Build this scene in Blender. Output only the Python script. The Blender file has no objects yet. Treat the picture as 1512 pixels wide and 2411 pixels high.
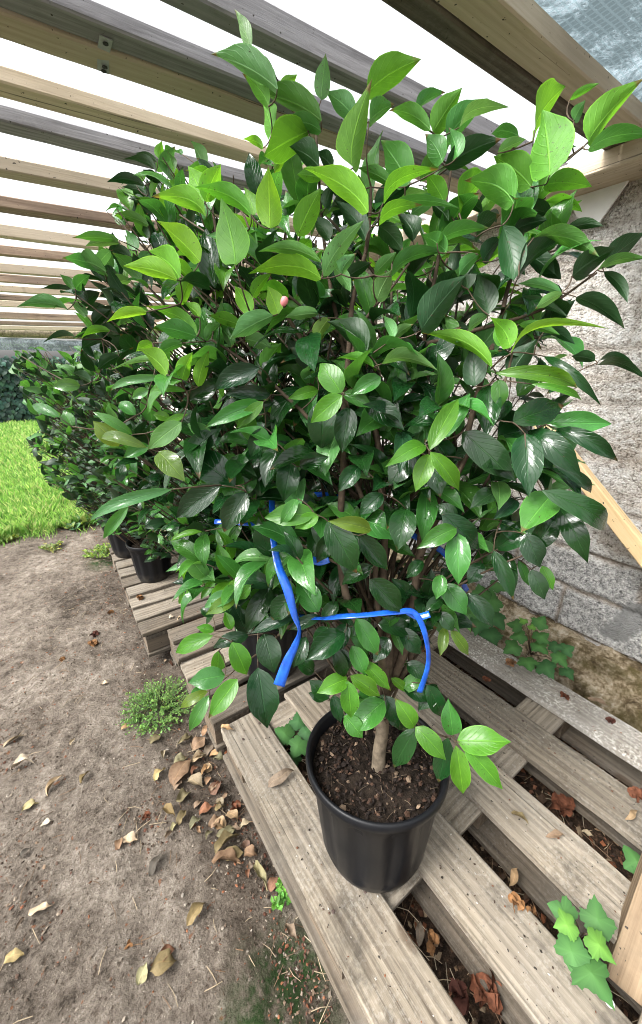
import bpy, bmesh, math, random
import numpy as np
from mathutils import Vector, Matrix, noise as mnoise

# ------------------------------------------------------------------ camera, world, sun, exposure
S = bpy.context.scene
COL = S.collection
PITCH, AZ, CZ, FPX = math.radians(20.7), math.radians(35.3), 1.27, 890.0   # picture 1512 x 2411
cd = bpy.data.cameras.new("camera"); cam = bpy.data.objects.new("camera", cd); COL.objects.link(cam)
cd.sensor_fit = 'VERTICAL'; cd.sensor_height = 24.0; cd.lens = 24.0 * FPX / 2411.0
cd.clip_start = 0.02; cd.clip_end = 500
cam.location = (0, 0, CZ); cam.rotation_euler = (math.pi/2 - PITCH, 0, -AZ)
S.camera = cam

SUN_EL, SUN_AZ = math.radians(50), math.radians(-80)     # azimuth from +Y towards +X
w = bpy.data.worlds.new("World"); S.world = w; w.use_nodes = True
wn, wl = w.node_tree.nodes, w.node_tree.links; wn.clear()
wo = wn.new("ShaderNodeOutputWorld"); wb = wn.new("ShaderNodeBackground")
sk = wn.new("ShaderNodeTexSky"); sk.sky_type = 'NISHITA'; sk.sun_disc = False
sk.sun_elevation = SUN_EL; sk.sun_rotation = SUN_AZ; sk.air_density = 1.5; sk.dust_density = 6.0; sk.ozone_density = 1.0
hs = wn.new("ShaderNodeHueSaturation"); hs.inputs["Saturation"].default_value = 0.10
wl.new(sk.outputs[0], hs.inputs["Color"]); wl.new(hs.outputs[0], wb.inputs["Color"]); wl.new(wb.outputs[0], wo.inputs[0])
wb.inputs["Strength"].default_value = 0.13
sd = bpy.data.lights.new("sun", 'SUN'); sd.energy = 1.4; sd.angle = math.radians(25); sd.color = (1, .97, .92)
sun = bpy.data.objects.new("sun", sd); COL.objects.link(sun)
sdir = Vector((math.cos(SUN_EL)*math.sin(SUN_AZ), math.cos(SUN_EL)*math.cos(SUN_AZ), math.sin(SUN_EL)))
sun.rotation_euler = (-sdir).to_track_quat('-Z', 'Y').to_euler(); sun.location = (0, 0, 8)
S.view_settings.view_transform = 'Standard'; S.view_settings.look = 'None'
S.view_settings.exposure = 1.9; S.view_settings.gamma = 1.0
S.render.engine = 'CYCLES'
S.cycles.use_denoising = True
S.cycles.filter_width = 1.0
S.cycles.max_bounces = 8; S.cycles.transparent_max_bounces = 12; S.cycles.transmission_bounces = 6
S.cycles.diffuse_bounces = 4; S.cycles.glossy_bounces = 3

R = random.Random(7)
NR = np.random.default_rng(11)

# ------------------------------------------------------------------ measuring helpers (photo 1512 wide -> metres)
cP, sP, cA, sA = math.cos(PITCH), math.sin(PITCH), math.cos(AZ), math.sin(AZ)
def ray(x, y):
    a, b = x - 756.0, y - 1205.5
    dn = b*cP + FPX*sP; fw = FPX*cP - b*sP
    return Vector((fw*sA + a*cA, fw*cA - a*sA, -dn)) / FPX
CAMV = Vector((0, 0, CZ))
def at(x, y, depth): return CAMV + ray(x, y)*depth
def onz(x, y, z):
    d = ray(x, y); return CAMV + d*((z - CZ)/d.z)
def onx(x, y, X):
    d = ray(x, y); return CAMV + d*(X/d.x)
def ony(x, y, Y):
    d = ray(x, y); return CAMV + d*(Y/d.y)
def onroof(x, y):
    d = ray(x, y); return CAMV + d*(.587/(d.z - .03*d.x))
def proj(p):
    fw = p[0]*sA + p[1]*cA; r = p[0]*cA - p[1]*sA; dn = CZ - p[2]
    z = fw*cP + dn*sP; b = dn*cP - fw*sP
    if z < 1e-3: return (-9999, -9999, z)
    return (756 + FPX*r/z, 1205.5 + FPX*b/z, z)
CROP = {0: (0, 0, 1.0), 1: (0, 0, .5002), 2: (756.3, 0, .5002), 3: (0, 598, .5002), 4: (756.3, 598, .5002),
        5: (0, 1195.8, .5002), 6: (756.3, 1195.8, .5002), 7: (0, 1753, .5002), 8: (756.3, 1753, .5002)}
def cp(k, x, y):
    o = CROP[k]; return o[0] + x*o[2], o[1] + y*o[2]
def inside(x, y, poly):
    c = False; n = len(poly)
    for i in range(n):
        x1, y1 = poly[i]; x2, y2 = poly[i-1]
        if (y1 > y) != (y2 > y) and x < (x2-x1)*(y-y1)/(y2-y1) + x1: c = not c
    return c

# ------------------------------------------------------------------ object helpers
def link(o, parent=None):
    COL.objects.link(o)
    if parent is not None: o.parent = parent
    return o
def tag(o, label=None, cat=None, group=None, kind=None):
    if label: o["label"] = label
    if cat: o["category"] = cat
    if group: o["group"] = group
    if kind: o["kind"] = kind
    return o
def empty(name, loc, rz=0.0, **k):
    o = bpy.data.objects.new(name, None); o.location = loc; o.rotation_euler = (0, 0, rz); o.empty_display_size = .1
    link(o); return tag(o, **k)
def mesh_obj(name, verts, faces, mat, parent=None, smooth=False, loc=None):
    me = bpy.data.meshes.new(name); me.from_pydata([tuple(v) for v in verts], [], faces); me.update()
    if mat: me.materials.append(mat)
    if smooth: me.polygons.foreach_set("use_smooth", [True]*len(me.polygons))
    o = bpy.data.objects.new(name, me)
    if loc is not None: o.location = loc
    return link(o, parent)
def bm_obj(name, bm, mat, parent=None, smooth=False, loc=None, rot=None):
    me = bpy.data.meshes.new(name); bm.to_mesh(me); bm.free()
    if mat: me.materials.append(mat)
    if smooth: me.polygons.foreach_set("use_smooth", [True]*len(me.polygons))
    o = bpy.data.objects.new(name, me)
    if loc is not None: o.location = loc
    if rot is not None: o.rotation_euler = rot
    return link(o, parent)
def board_bm(L, W, H, seed=0, bev=.004, warp=.0015, chip=.0):
    """a sawn board, length along local X, centred, with worn arrises and a slight warp"""
    r = random.Random(seed)
    bm = bmesh.new(); n = max(2, int(L/.06))
    prof = [(-W/2+bev, -H/2), (W/2-bev, -H/2), (W/2, -H/2+bev), (W/2, H/2-bev), (W/2-bev, H/2), (-W/2+bev, H/2), (-W/2, H/2-bev), (-W/2, -H/2+bev)]
    rings = []
    ph = r.uniform(0, 6)
    for i in range(n+1):
        x = -L/2 + L*i/n
        wy = warp*math.sin(ph + x*3.1); wz = warp*math.sin(ph*2 + x*4.3)
        ring = []
        for (y, z) in prof:
            j = .0012*(mnoise.noise(Vector((x*14, y*30+seed, z*40))))
            sq = 1.0
            ring.append(bm.verts.new((x, y*sq + wy + j - (chip*max(0, mnoise.noise(Vector((x*9, y*20+seed*3.3, z)))) if y > 0 else -chip*max(0, mnoise.noise(Vector((x*9, seed*1.7, z)))))
                                      , z + wz + j)))
        rings.append(ring)
    for a, b in zip(rings, rings[1:]):
        for k in range(8):
            bm.faces.new((a[k], a[(k+1) % 8], b[(k+1) % 8], b[k]))
    bm.faces.new(list(reversed(rings[0]))); bm.faces.new(rings[-1])
    bmesh.ops.recalc_face_normals(bm, faces=bm.faces)
    return bm
def tube_into(V, F, pts, rad, sides=6):
    pts = [Vector(p) for p in pts]; n = len(pts); base = len(V)
    prev = None
    for i, p in enumerate(pts):
        t = (pts[min(i+1, n-1)] - pts[max(i-1, 0)])
        if t.length < 1e-7: t = Vector((0, 0, 1))
        t.normalize()
        if prev is None:
            u = t.orthogonal().normalized()
        else:
            u = prev - t*prev.dot(t)
            u = u.normalized() if u.length > 1e-5 else t.orthogonal().normalized()
        prev = u; v = t.cross(u)
        r = rad[i] if isinstance(rad, (list, tuple)) else rad
        for k in range(sides):
            a = 2*math.pi*k/sides
            V.append(p + u*(math.cos(a)*r) + v*(math.sin(a)*r))
    for i in range(n-1):
        for k in range(sides):
            a = base+i*sides+k; b = base+i*sides+(k+1) % sides
            F.append((a, b, b+sides, a+sides))
    F.append(tuple(base + (n-1)*sides + k for k in range(sides)))
def smooth_path(pts, k=4):
    """Catmull-Rom through points (tuples of any length)"""
    P = [tuple(p) for p in pts]; out = []
    P = [P[0]] + P + [P[-1]]
    for i in range(1, len(P)-2):
        for j in range(k):
            t = j/k; a, b, c, d = P[i-1], P[i], P[i+1], P[i+2]
            out.append(tuple(.5*((2*b[m]) + (-a[m]+c[m])*t + (2*a[m]-5*b[m]+4*c[m]-d[m])*t*t + (-a[m]+3*b[m]-3*c[m]+d[m])*t**3) for m in range(len(b))))
    out.append(P[-2]); return out

# ------------------------------------------------------------------ materials
class NT:
    def __init__(s, name):
        s.m = bpy.data.materials.new(name); s.m.use_nodes = True
        s.n = s.m.node_tree.nodes; s.l = s.m.node_tree.links; s.n.clear()
        s.out = s.n.new("ShaderNodeOutputMaterial")
    def N(s, t, **k):
        nd = s.n.new("ShaderNode"+t)
        for a, b in k.items():
            if a.startswith("i_"): nd.inputs[a[2:].replace("_", " ")].default_value = b
            else: setattr(nd, a, b)
        return nd
    def L(s, a, b): s.l.new(a, b)
    def noise(s, vec, scale, detail=4, rough=.55, dist=0):
        nd = s.N("TexNoise"); nd.inputs["Scale"].default_value = scale; nd.inputs["Detail"].default_value = detail
        nd.inputs["Roughness"].default_value = rough; nd.inputs["Distortion"].default_value = dist
        if vec is not None: s.L(vec, nd.inputs["Vector"])
        return nd.outputs["Fac"]
    def ramp(s, fac, stops):
        nd = s.N("ValToRGB"); e = nd.color_ramp.elements
        while len(e) < len(stops): e.new(.5)
        for el, (p, c) in zip(e, stops):
            el.position = p; el.color = (*c, 1) if len(c) == 3 else c
        s.L(fac, nd.inputs[0]); return nd.outputs[0]
    def mix(s, fac, a, b, mode='MIX'):
        nd = s.N("Mix", data_type='RGBA', blend_type=mode)
        if isinstance(fac, (int, float)): nd.inputs[0].default_value = fac
        else: s.L(fac, nd.inputs[0])
        for i, v in ((6, a), (7, b)):
            if isinstance(v, tuple): nd.inputs[i].default_value = (*v, 1) if len(v) == 3 else v
            else: s.L(v, nd.inputs[i])
        return nd.outputs[2]
    def math(s, op, a, b=0.0, c=None):
        nd = s.N("Math", operation=op)
        for i, v in enumerate((a, b, c)):
            if v is None: continue
            if isinstance(v, (int, float)): nd.inputs[i].default_value = v
            else: s.L(v, nd.inputs[i])
        return nd.outputs[0]
    def mapping(s, vec, scale, loc=None):
        nd = s.N("Mapping"); s.L(vec, nd.inputs["Vector"]); nd.inputs["Scale"].default_value = scale
        if loc is not None: s.L(loc, nd.inputs["Location"])
        return nd.outputs[0]
    def bump(s, h, strength=.3, dist=.01):
        nd = s.N("Bump"); nd.inputs["Strength"].default_value = strength; nd.inputs["Distance"].default_value = dist
        s.L(h, nd.inputs["Height"]); return nd.outputs[0]
    def pbr(s, col, rough=.8, normal=None, spec=.3):
        b = s.N("BsdfPrincipled")
        if isinstance(col, tuple): b.inputs["Base Color"].default_value = (*col, 1)
        else: s.L(col, b.inputs["Base Color"])
        if isinstance(rough, (int, float)): b.inputs["Roughness"].default_value = rough
        else: s.L(rough, b.inputs["Roughness"])
        b.inputs["Specular IOR Level"].default_value = spec
        if normal is not None: s.L(normal, b.inputs["Normal"])
        return b
    def done(s, sh): s.L(sh.outputs[0] if hasattr(sh, "outputs") else sh, s.out.inputs[0]); return s.m

def wood(name, light, dark, dirt=.35, specks=0.0, grain=1.0, grey=(.2, .2, .2), greyamt=.3):
    t = NT(name); tc = t.N("TexCoord"); oi = t.N("ObjectInfo")
    off = t.N("CombineXYZ"); r10 = t.math('MULTIPLY', oi.outputs["Random"], 37.0)
    t.L(r10, off.inputs[0]); t.L(r10, off.inputs[1]); t.L(r10, off.inputs[2])
    v = t.mapping(tc.outputs["Object"], (1, 1, 1), off.outputs[0])
    g1 = t.noise(t.mapping(v, (1.6, 30, 30)), 2.2*grain, 7, .7, .8)
    g2 = t.noise(t.mapping(v, (3.0, 150, 150)), 1.6, 3, .6)
    rings = t.N("TexWave", wave_type='BANDS', bands_direction='Y'); t.L(t.mapping(v, (.7, 9, 9)), rings.inputs["Vector"])
    rings.inputs["Scale"].default_value = 1.7; rings.inputs["Distortion"].default_value = 11.0; rings.inputs["Detail"].default_value = 2.0; rings.inputs["Detail Scale"].default_value = .6
    f = t.math('ADD', t.math('MULTIPLY', g1, .66), t.math('ADD', t.math('MULTIPLY', g2, .22), t.math('MULTIPLY', rings.outputs["Fac"], .12)))
    col = t.ramp(f, [(.34, dark), (.49, tuple((a+b)/2 for a, b in zip(light, dark))), (.62, light)])
    big = t.noise(v, 4.0, 4, .6)
    col = t.mix(t.math('MULTIPLY', t.ramp(big, [(.4, (0, 0, 0)), (.65, (1, 1, 1))]), greyamt), col, grey)
    tint = t.math('MULTIPLY_ADD', oi.outputs["Random"], .45, .78)
    tc2 = t.N("CombineColor"); [t.L(tint, tc2.inputs[i]) for i in range(3)]
    col = t.mix(1.0, col, tc2.outputs[0], 'MULTIPLY')
    st = t.noise(v, 7.0, 6, .7, .4)
    col = t.mix(t.math('MULTIPLY', t.ramp(st, [(.52, (0, 0, 0)), (.72, (1, 1, 1))]), dirt), col, (.035, .03, .024))
    ck = t.noise(t.mapping(v, (.9, 80, 80)), 1.3, 3, .5, .2)         # drying cracks along the grain
    ckm = t.ramp(ck, [(.27, (1, 1, 1)), (.33, (0, 0, 0))])
    col = t.mix(t.math('MULTIPLY', ckm, .75), col, (.03, .025, .02))
    # knots
    vo = t.N("TexVoronoi", feature='F1'); t.L(t.mapping(v, (2.1, 5.5, .01)), vo.inputs["Vector"]); vo.inputs["Scale"].default_value = 1.0
    kn = t.ramp(vo.outputs["Distance"], [(.0, (1, 1, 1)), (.045, (.9, .9, .9)), (.07, (0, 0, 0))])
    col = t.mix(t.math('MULTIPLY', kn, .7), col, (.06, .038, .022))
    crumb = t.noise(v, 95.0, 2, .5)
    col = t.mix(t.ramp(crumb, [(.70, (0, 0, 0)), (.74, (1, 1, 1))]), col, (.03, .025, .02))
    if specks > 0:
        sp = t.noise(v, 130.0, 3, .6)
        patch = t.ramp(t.noise(v, 9.0, 4, .6), [(.35, (0, 0, 0)), (.6, (1, 1, 1))])
        col = t.mix(t.math('MULTIPLY', t.math('MULTIPLY', t.ramp(sp, [(.5, (0, 0, 0)), (.62, (1, 1, 1))]), patch), specks), col, (.62, .6, .55))
    h = t.math('ADD', f, t.math('MULTIPLY', ckm, -.6))
    return t.done(t.pbr(col, .82, t.bump(h, .55, .004), .25))

M = {}
M['deck'] = wood("deck_wood", (.265, .225, .172), (.075, .059, .043), .8, .12, 1.0, (.22, .2, .172), .4)
M['deck_pale'] = wood("deck_wood_pale", (.31, .28, .24), (.15, .13, .11), .3, .8, 1.0, (.29, .28, .262), .6)
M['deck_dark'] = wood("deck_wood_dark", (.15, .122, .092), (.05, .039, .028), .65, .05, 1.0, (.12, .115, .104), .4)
M['block'] = wood("block_wood", (.2, .155, .11), (.09, .065, .045), .6, .0, .7, (.14, .13, .11), .3)
M['beam_new'] = wood("beam_wood_new", (.64, .54, .41), (.47, .38, .265), .05, 0, .8, (.52, .45, .36), .4)
M['beam_grey'] = wood("beam_wood_grey", (.37, .36, .375), (.13, .125, .13), .25, 0, 1.2, (.28, .28, .30), .6)
M['beam_brown'] = wood("beam_wood_brown", (.40, .30, .22), (.19, .13, .095), .3, 0, 1.0, (.24, .2, .17), .4)
M['brace'] = wood("brace_wood", (.74, .56, .33), (.56, .39, .2), .04, 0, .7, (.66, .5, .3), .2)
M['post'] = wood("post_wood", (.34, .25, .16), (.15, .1, .06), .35, 0, .4, (.27, .21, .14), .3)

def leaf_mat(name, gloss=.16, dusty=0.0):
    t = NT(name); at_ = t.N("Attribute", attribute_name="Col"); uv = t.N("UVMap", uv_map="UVMap")
    sx = t.N("SeparateXYZ"); t.L(uv.outputs[0], sx.inputs[0])
    u, v = sx.outputs[0], sx.outputs[1]
    av = t.math('ABSOLUTE', t.math('SUBTRACT', v, .5))
    geo = t.N("NewGeometry"); tc = t.N("TexCoord")
    base = at_.outputs["Color"]
    blot = t.noise(tc.outputs["Object"], 55, 3, .6)
    base = t.mix(t.math('MULTIPLY', t.ramp(blot, [(.42, (0, 0, 0)), (.68, (1, 1, 1))]), .35), base, t.mix(1.0, base, (.5, .62, .45), 'MULTIPLY'))
    spk = t.math('MULTIPLY', t.ramp(t.noise(tc.outputs["Object"], 260, 2, .5), [(.66, (0, 0, 0)), (.70, (1, 1, 1))]), t.ramp(t.noise(tc.outputs["Object"], 14, 3, .5), [(.5, (0, 0, 0)), (.6, (1, 1, 1))]))
    base = t.mix(t.math('MULTIPLY', spk, .8), base, (.03, .025, .012))
    mid = t.ramp(av, [(.012, (1, 1, 1)), (.03, (0, 0, 0))])
    sv = t.math('SINE', t.math('SUBTRACT', t.math('MULTIPLY', u, 44.0), t.math('MULTIPLY', av, 34.0)))
    svr = t.ramp(sv, [(.82, (0, 0, 0)), (1.0, (1, 1, 1))])
    light = t.mix(1.0, base, (2.0, 1.75, 1.8), 'MULTIPLY')
    base = t.mix(t.math('MULTIPLY', svr, .13), base, light)
    base = t.mix(t.math('MULTIPLY', mid, .75), base, light)
    tipn = t.math('MULTIPLY', t.ramp(t.math('MULTIPLY_ADD', t.noise(tc.outputs["Object"], 40, 3, .6), .12, u), [(.955, (0, 0, 0)), (.985, (1, 1, 1))]), t.ramp(t.noise(tc.outputs["Object"], 9, 2, .5), [(.54, (0, 0, 0)), (.6, (1, 1, 1))]))
    base = t.mix(t.math('MULTIPLY', tipn, .8), base, (.10, .055, .02))
    edge = t.ramp(av, [(.462, (0, 0, 0)), (.485, (1, 1, 1))])
    base = t.mix(t.math('MULTIPLY', edge, .6), base, light)
    under = t.mix(.35, base, t.mix(1.0, base, (1.9, 1.65, 1.5), 'MULTIPLY'))
    col = t.mix(geo.outputs["Backfacing"], base, under)
    if dusty > 0: col = t.mix(t.math('MULTIPLY', t.ramp(t.noise(tc.outputs["Object"], 30, 4, .6), [(.35, (0, 0, 0)), (.7, (1, 1, 1))]), dusty), col, (.17, .19, .17))
    h = t.math('ADD', t.math('MULTIPLY', svr, -.22), t.math('ADD', t.math('MULTIPLY', mid, -1.0), t.math('MULTIPLY', blot, .8)))
    nrm = t.bump(h, .5, .002)
    rough = t.math('MULTIPLY_ADD', geo.outputs["Backfacing"], .28, gloss)
    pb = t.pbr(col, rough, nrm, .43)
    tr = t.N("BsdfTranslucent")
    tcol = t.mix(1.0, base, (3.0, 2.6, 1.6), 'MULTIPLY'); t.L(tcol, tr.inputs["Color"]); t.L(nrm, tr.inputs["Normal"])
    mx = t.N("MixShader"); t.L(at_.outputs["Alpha"], mx.inputs[0]); t.L(pb.outputs[0], mx.inputs[1]); t.L(tr.outputs[0], mx.inputs[2])
    return t.done(mx)
M['leaf'] = leaf_mat("camellia_leaf")
M['young'] = leaf_mat("camellia_young_leaf", .32)
M['leaf_dusty'] = leaf_mat("camellia_dusty_leaf", .5, .16)
M['weed'] = leaf_mat("weed_leaf", .6)

def simple(name, col, rough=.6, spec=.4, var=.25, scale=30, bump=.2, dist=.003):
    t = NT(name); tc = t.N("TexCoord"); n = t.noise(tc.outputs["Object"], scale, 5, .6)
    c = t.mix(t.ramp(n, [(.3, (0, 0, 0)), (.7, (1, 1, 1))]), tuple(a*(1-var) for a in col), tuple(min(1, a*(1+var)) for a in col))
    return t.done(t.pbr(c, rough, t.bump(n, bump, dist), spec))
M['bark'] = simple("stem_bark", (.07, .05, .034), .85, .2, .45, 60, .5)
M['trunk'] = simple("trunk_bark", (.14, .112, .08), .88, .15, .5, 42, .9)
M['twig'] = simple("twig", (.065, .045, .028), .7, .3, .4, 60)
M['metal'] = simple("galvanised_metal", (.34, .35, .36), .45, .5, .2, 40)
M['metal_dark'] = simple("bolt_hole", (.02, .02, .02), .8)
M['soil'] = simple("potting_soil", (.015, .0105, .0075), .95, .15, .7, 70, 1.0, .008)
M['crumb'] = simple("soil_crumb", (.035, .024, .016), .95, .1, .6, 40)
M['ribbon'] = simple("blue_plastic", (.010, .085, .46), .2, .6, .45, 40, .5)
M['petal_brown'] = simple("wilted_petal", (.12, .045, .024), .85, .2, .55, 60, .5)
M['petal_orange'] = simple("wilted_petal_orange", (.19, .095, .04), .85, .2, .5, 60, .5)
M['petal_dark'] = simple("wilted_petal_dark", (.075, .028, .02), .85, .2, .5, 60, .5)
M['cone'] = simple("dry_cone", (.23, .12, .06), .85, .2, .6, 80, .5)
M['bud'] = simple("pink_bud", (.75, .25, .26), .5, .4, .1, 30)
M['white'] = simple("white_sheet", (.74, .74, .73), .6, .3, .05, 12, .1)
M['stone'] = simple("pale_pebble", (.5, .47, .42), .85, .2, .3, 30)
M['nail'] = simple("rusty_nail", (.06, .04, .032), .7, .4, .5, 200)
M['label_white'] = simple("white_plastic", (.8, .8, .8), .4, .4, .02)

def plastic():
    t = NT("black_pot_plastic"); tc = t.N("TexCoord")
    n = t.noise(t.mapping(tc.outputs["Object"], (6, 6, 3)), 2.5, 6, .65)
    c = t.mix(t.math('MULTIPLY', t.ramp(n, [(.5, (0, 0, 0)), (.75, (1, 1, 1))]), .22), (.006, .0065, .008), (.016, .0155, .015))
    sx = t.N("SeparateXYZ"); t.L(tc.outputs["Object"], sx.inputs[0])
    dust = t.math('MULTIPLY', t.ramp(sx.outputs[2], [(0, (1, 1, 1)), (.06, (0, 0, 0))]), t.ramp(t.noise(tc.outputs["Object"], 25, 4), [(.4, (0, 0, 0)), (.6, (1, 1, 1))]))
    c = t.mix(t.math('MULTIPLY', dust, .5), c, (.1, .085, .065))
    return t.done(t.pbr(c, t.math('MULTIPLY_ADD', n, .25, .3), t.bump(n, .12, .002), .22))
M['pot'] = plastic()

def dry_mat():
    t = NT("dry_leaf"); a = t.N("Attribute", attribute_name="Col"); uv = t.N("UVMap", uv_map="UVMap"); tc = t.N("TexCoord")
    sx = t.N("SeparateXYZ"); t.L(uv.outputs[0], sx.inputs[0])
    av = t.math('ABSOLUTE', t.math('SUBTRACT', sx.outputs[1], .5))
    n = t.noise(tc.outputs["Object"], 60, 5, .65)
    c = t.mix(t.math('MULTIPLY', t.ramp(n, [(.4, (0, 0, 0)), (.65, (1, 1, 1))]), .6), a.outputs["Color"], t.mix(1.0, a.outputs["Color"], (.42, .36, .3), 'MULTIPLY'))
    c = t.mix(t.math('MULTIPLY', t.ramp(av, [(.015, (1, 1, 1)), (.04, (0, 0, 0))]), .5), c, t.mix(1.0, c, (1.6, 1.5, 1.3), 'MULTIPLY'))
    return t.done(t.pbr(c, .72, t.bump(n, .5, .003), .25))
M['dry'] = dry_mat()

def ground_mat():
    t = NT("trodden_earth"); tc = t.N("TexCoord"); P = tc.outputs["Object"]
    a = t.N("Attribute", attribute_name="Mask")                # R moss, G litter under pallets, B darker soil strip beside the pallets
    sp = t.N("SeparateColor"); t.L(a.outputs["Color"], sp.inputs[0])
    n1 = t.noise(P, 2.3, 6, .6, .3); n2 = t.noise(P, 26, 8, .7); n3 = t.noise(P, 140, 5, .75)
    f = t.math('ADD', t.math('MULTIPLY', n1, .34), t.math('ADD', t.math('MULTIPLY', n2, .36), t.math('MULTIPLY', n3, .30)))
    c = t.ramp(f, [(.40, (.042, .033, .025)), (.46, (.122, .10, .08)), (.53, (.203, .171, .14)), (.61, (.37, .325, .272))])
    crumbs = t.noise(P, 210, 2, .5)
    c = t.mix(t.ramp(crumbs, [(.69, (0, 0, 0)), (.73, (1, 1, 1))]), c, (.4, .35, .29))
    c = t.mix(t.math('MULTIPLY', t.ramp(t.noise(P, 75, 3, .6), [(.60, (0, 0, 0)), (.67, (1, 1, 1))]), .75), c, (.05, .036, .026))
    red = t.noise(P, 48, 3, .5, .4)
    c = t.mix(t.math('MULTIPLY', t.ramp(red, [(.68, (0, 0, 0)), (.72, (1, 1, 1))]), .7), c, (.2, .075, .03))
    lit = t.ramp(t.noise(P, 60, 6, .7), [(.35, (.016, .011, .008)), (.52, (.055, .036, .024)), (.64, (.15, .085, .05)), (.75, (.28, .2, .13))])
    c = t.mix(sp.outputs[1], c, lit)
    mossn = t.math('MULTIPLY', sp.outputs[0], t.ramp(t.noise(P, 20, 6, .7), [(.38, (0, 0, 0)), (.55, (1, 1, 1))]))
    c = t.mix(mossn, c, (.03, .06, .018))
    c = t.mix(t.math('MULTIPLY', sp.outputs[2], .65), c, t.mix(1.0, c, (.45, .4, .36), 'MULTIPLY'))
    h = t.math('ADD', t.math('MULTIPLY', n2, 1.0), t.math('MULTIPLY', n3, .45))
    return t.done(t.pbr(c, .93, t.bump(h, 1.0, .022), .15))
M['ground'] = ground_mat()
def lawn_mat():
    t = NT("lawn_soil"); tc = t.N("TexCoord"); n = t.noise(tc.outputs["Object"], 9, 6, .7)
    return t.done(t.pbr(t.ramp(n, [(.3, (.05, .11, .018)), (.7, (.12, .24, .04))]), .9, t.bump(n, .6, .03), .2))
M['lawn'] = lawn_mat()
def vcol_mat(name, rough=.6, trans=.3, tm=(1.5, 1.5, 1.2)):
    t = NT(name); a = t.N("Attribute", attribute_name="Col"); pb = t.pbr(a.outputs["Color"], rough, None, .3)
    tr = t.N("BsdfTranslucent"); t.L(t.mix(1.0, a.outputs["Color"], tm, 'MULTIPLY'), tr.inputs["Color"])
    mx = t.N("MixShader"); mx.inputs[0].default_value = trans; t.L(pb.outputs[0], mx.inputs[1]); t.L(tr.outputs[0], mx.inputs[2])
    return t.done(mx)
M['grass'] = vcol_mat("grass_blade", .55, .4)
M['chip'] = vcol_mat("litter_chip", .9, .0)

def wall_mat():
    t = NT("rough_block_wall"); tc = t.N("TexCoord"); P = tc.outputs["Object"]
    sx = t.N("SeparateXYZ"); t.L(P, sx.inputs[0]); z = sx.outputs[2]
    a = t.N("Attribute", attribute_name="Mask"); sp = t.N("SeparateColor"); t.L(a.outputs["Color"], sp.inputs[0])   # R mortar joint, G render patch
    n1 = t.noise(P, 5, 6, .65, .3); n2 = t.noise(P, 42, 6, .7); n3 = t.noise(P, 130, 3, .6)
    vo = t.N("TexVoronoi", feature='F1'); t.L(P, vo.inputs["Vector"]); vo.inputs["Scale"].default_value = 120
    f = t.math('ADD', t.math('MULTIPLY', n2, .55), t.math('MULTIPLY', n3, .45))
    block = t.ramp(f, [(.36, (.10, .098, .095)), (.46, (.32, .315, .305)), (.56, (.56, .55, .53)), (.66, (.8, .79, .77))])
    render = t.ramp(f, [(.38, (.22, .2, .175)), (.45, (.56, .525, .48)), (.53, (.80, .77, .73)), (.64, (.9, .89, .87))])
    bands = t.noise(t.mapping(P, (1, .8, 5.5)), 1.7, 5, .65, .5)
    render = t.mix(t.math('MULTIPLY', t.ramp(bands, [(.43, (0, 0, 0)), (.58, (1, 1, 1))]), .75), render, t.mix(1.0, render, (.62, .56, .5), 'MULTIPLY'))
    up = t.ramp(t.math('MULTIPLY_ADD', n1, .25, z), [(.62, (0, 0, 0)), (.72, (1, 1, 1))])
    c = t.mix(up, block, render)
    eff = t.math('MULTIPLY', t.ramp(t.noise(t.mapping(P, (1, 1, 1.6)), 6.5, 6, .7), [(.5, (0, 0, 0)), (.62, (1, 1, 1))]), t.ramp(n2, [(.42, (0, 0, 0)), (.56, (1, 1, 1))]))
    c = t.mix(t.math('MULTIPLY', eff, .85), c, (.74, .73, .71))
    c = t.mix(t.math('MULTIPLY', sp.outputs[0], .85), c, t.ramp(n2, [(.3, (.2, .15, .11)), (.7, (.5, .42, .34))]))
    c = t.mix(sp.outputs[1], c, t.ramp(n2, [(.3, (.22, .22, .215)), (.7, (.33, .33, .32))]))
    pits = t.ramp(vo.outputs["Distance"], [(.12, (0, 0, 0)), (.5, (1, 1, 1))])
    h = t.math('ADD', t.math('MULTIPLY', n2, .9), t.math('ADD', t.math('MULTIPLY', n3, .6), t.math('MULTIPLY', pits, .25)))
    return t.done(t.pbr(c, .93, t.bump(h, 1.0, .022), .15))
M['wall'] = wall_mat()
def footing_mat():
    t = NT("mossy_stone"); tc = t.N("TexCoord"); P = tc.outputs["Object"]
    n1 = t.noise(P, 11, 6, .65, .4); n2 = t.noise(P, 60, 5, .7)
    c = t.ramp(t.math('ADD', t.math('MULTIPLY', n1, .6), t.math('MULTIPLY', n2, .4)), [(.36, (.05, .036, .022)), (.46, (.14, .105, .06)), (.54, (.34, .275, .19)), (.66, (.58, .52, .43))])
    geo = t.N("NewGeometry"); sx = t.N("SeparateXYZ"); t.L(geo.outputs["Normal"], sx.inputs[0])
    mo = t.math('MULTIPLY', t.ramp(t.noise(P, 8, 5, .7), [(.42, (0, 0, 0)), (.58, (1, 1, 1))]), t.ramp(t.math('ABSOLUTE', sx.outputs[0]), [(.35, (0, 0, 0)), (.8, (1, 1, 1))]))
    c = t.mix(t.math('MULTIPLY', mo, .7), c, (.075, .062, .022))
    return t.done(t.pbr(c, .95, t.bump(t.math('ADD', n2, n1), .9, .015), .1))
M['footing'] = footing_mat()
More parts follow.
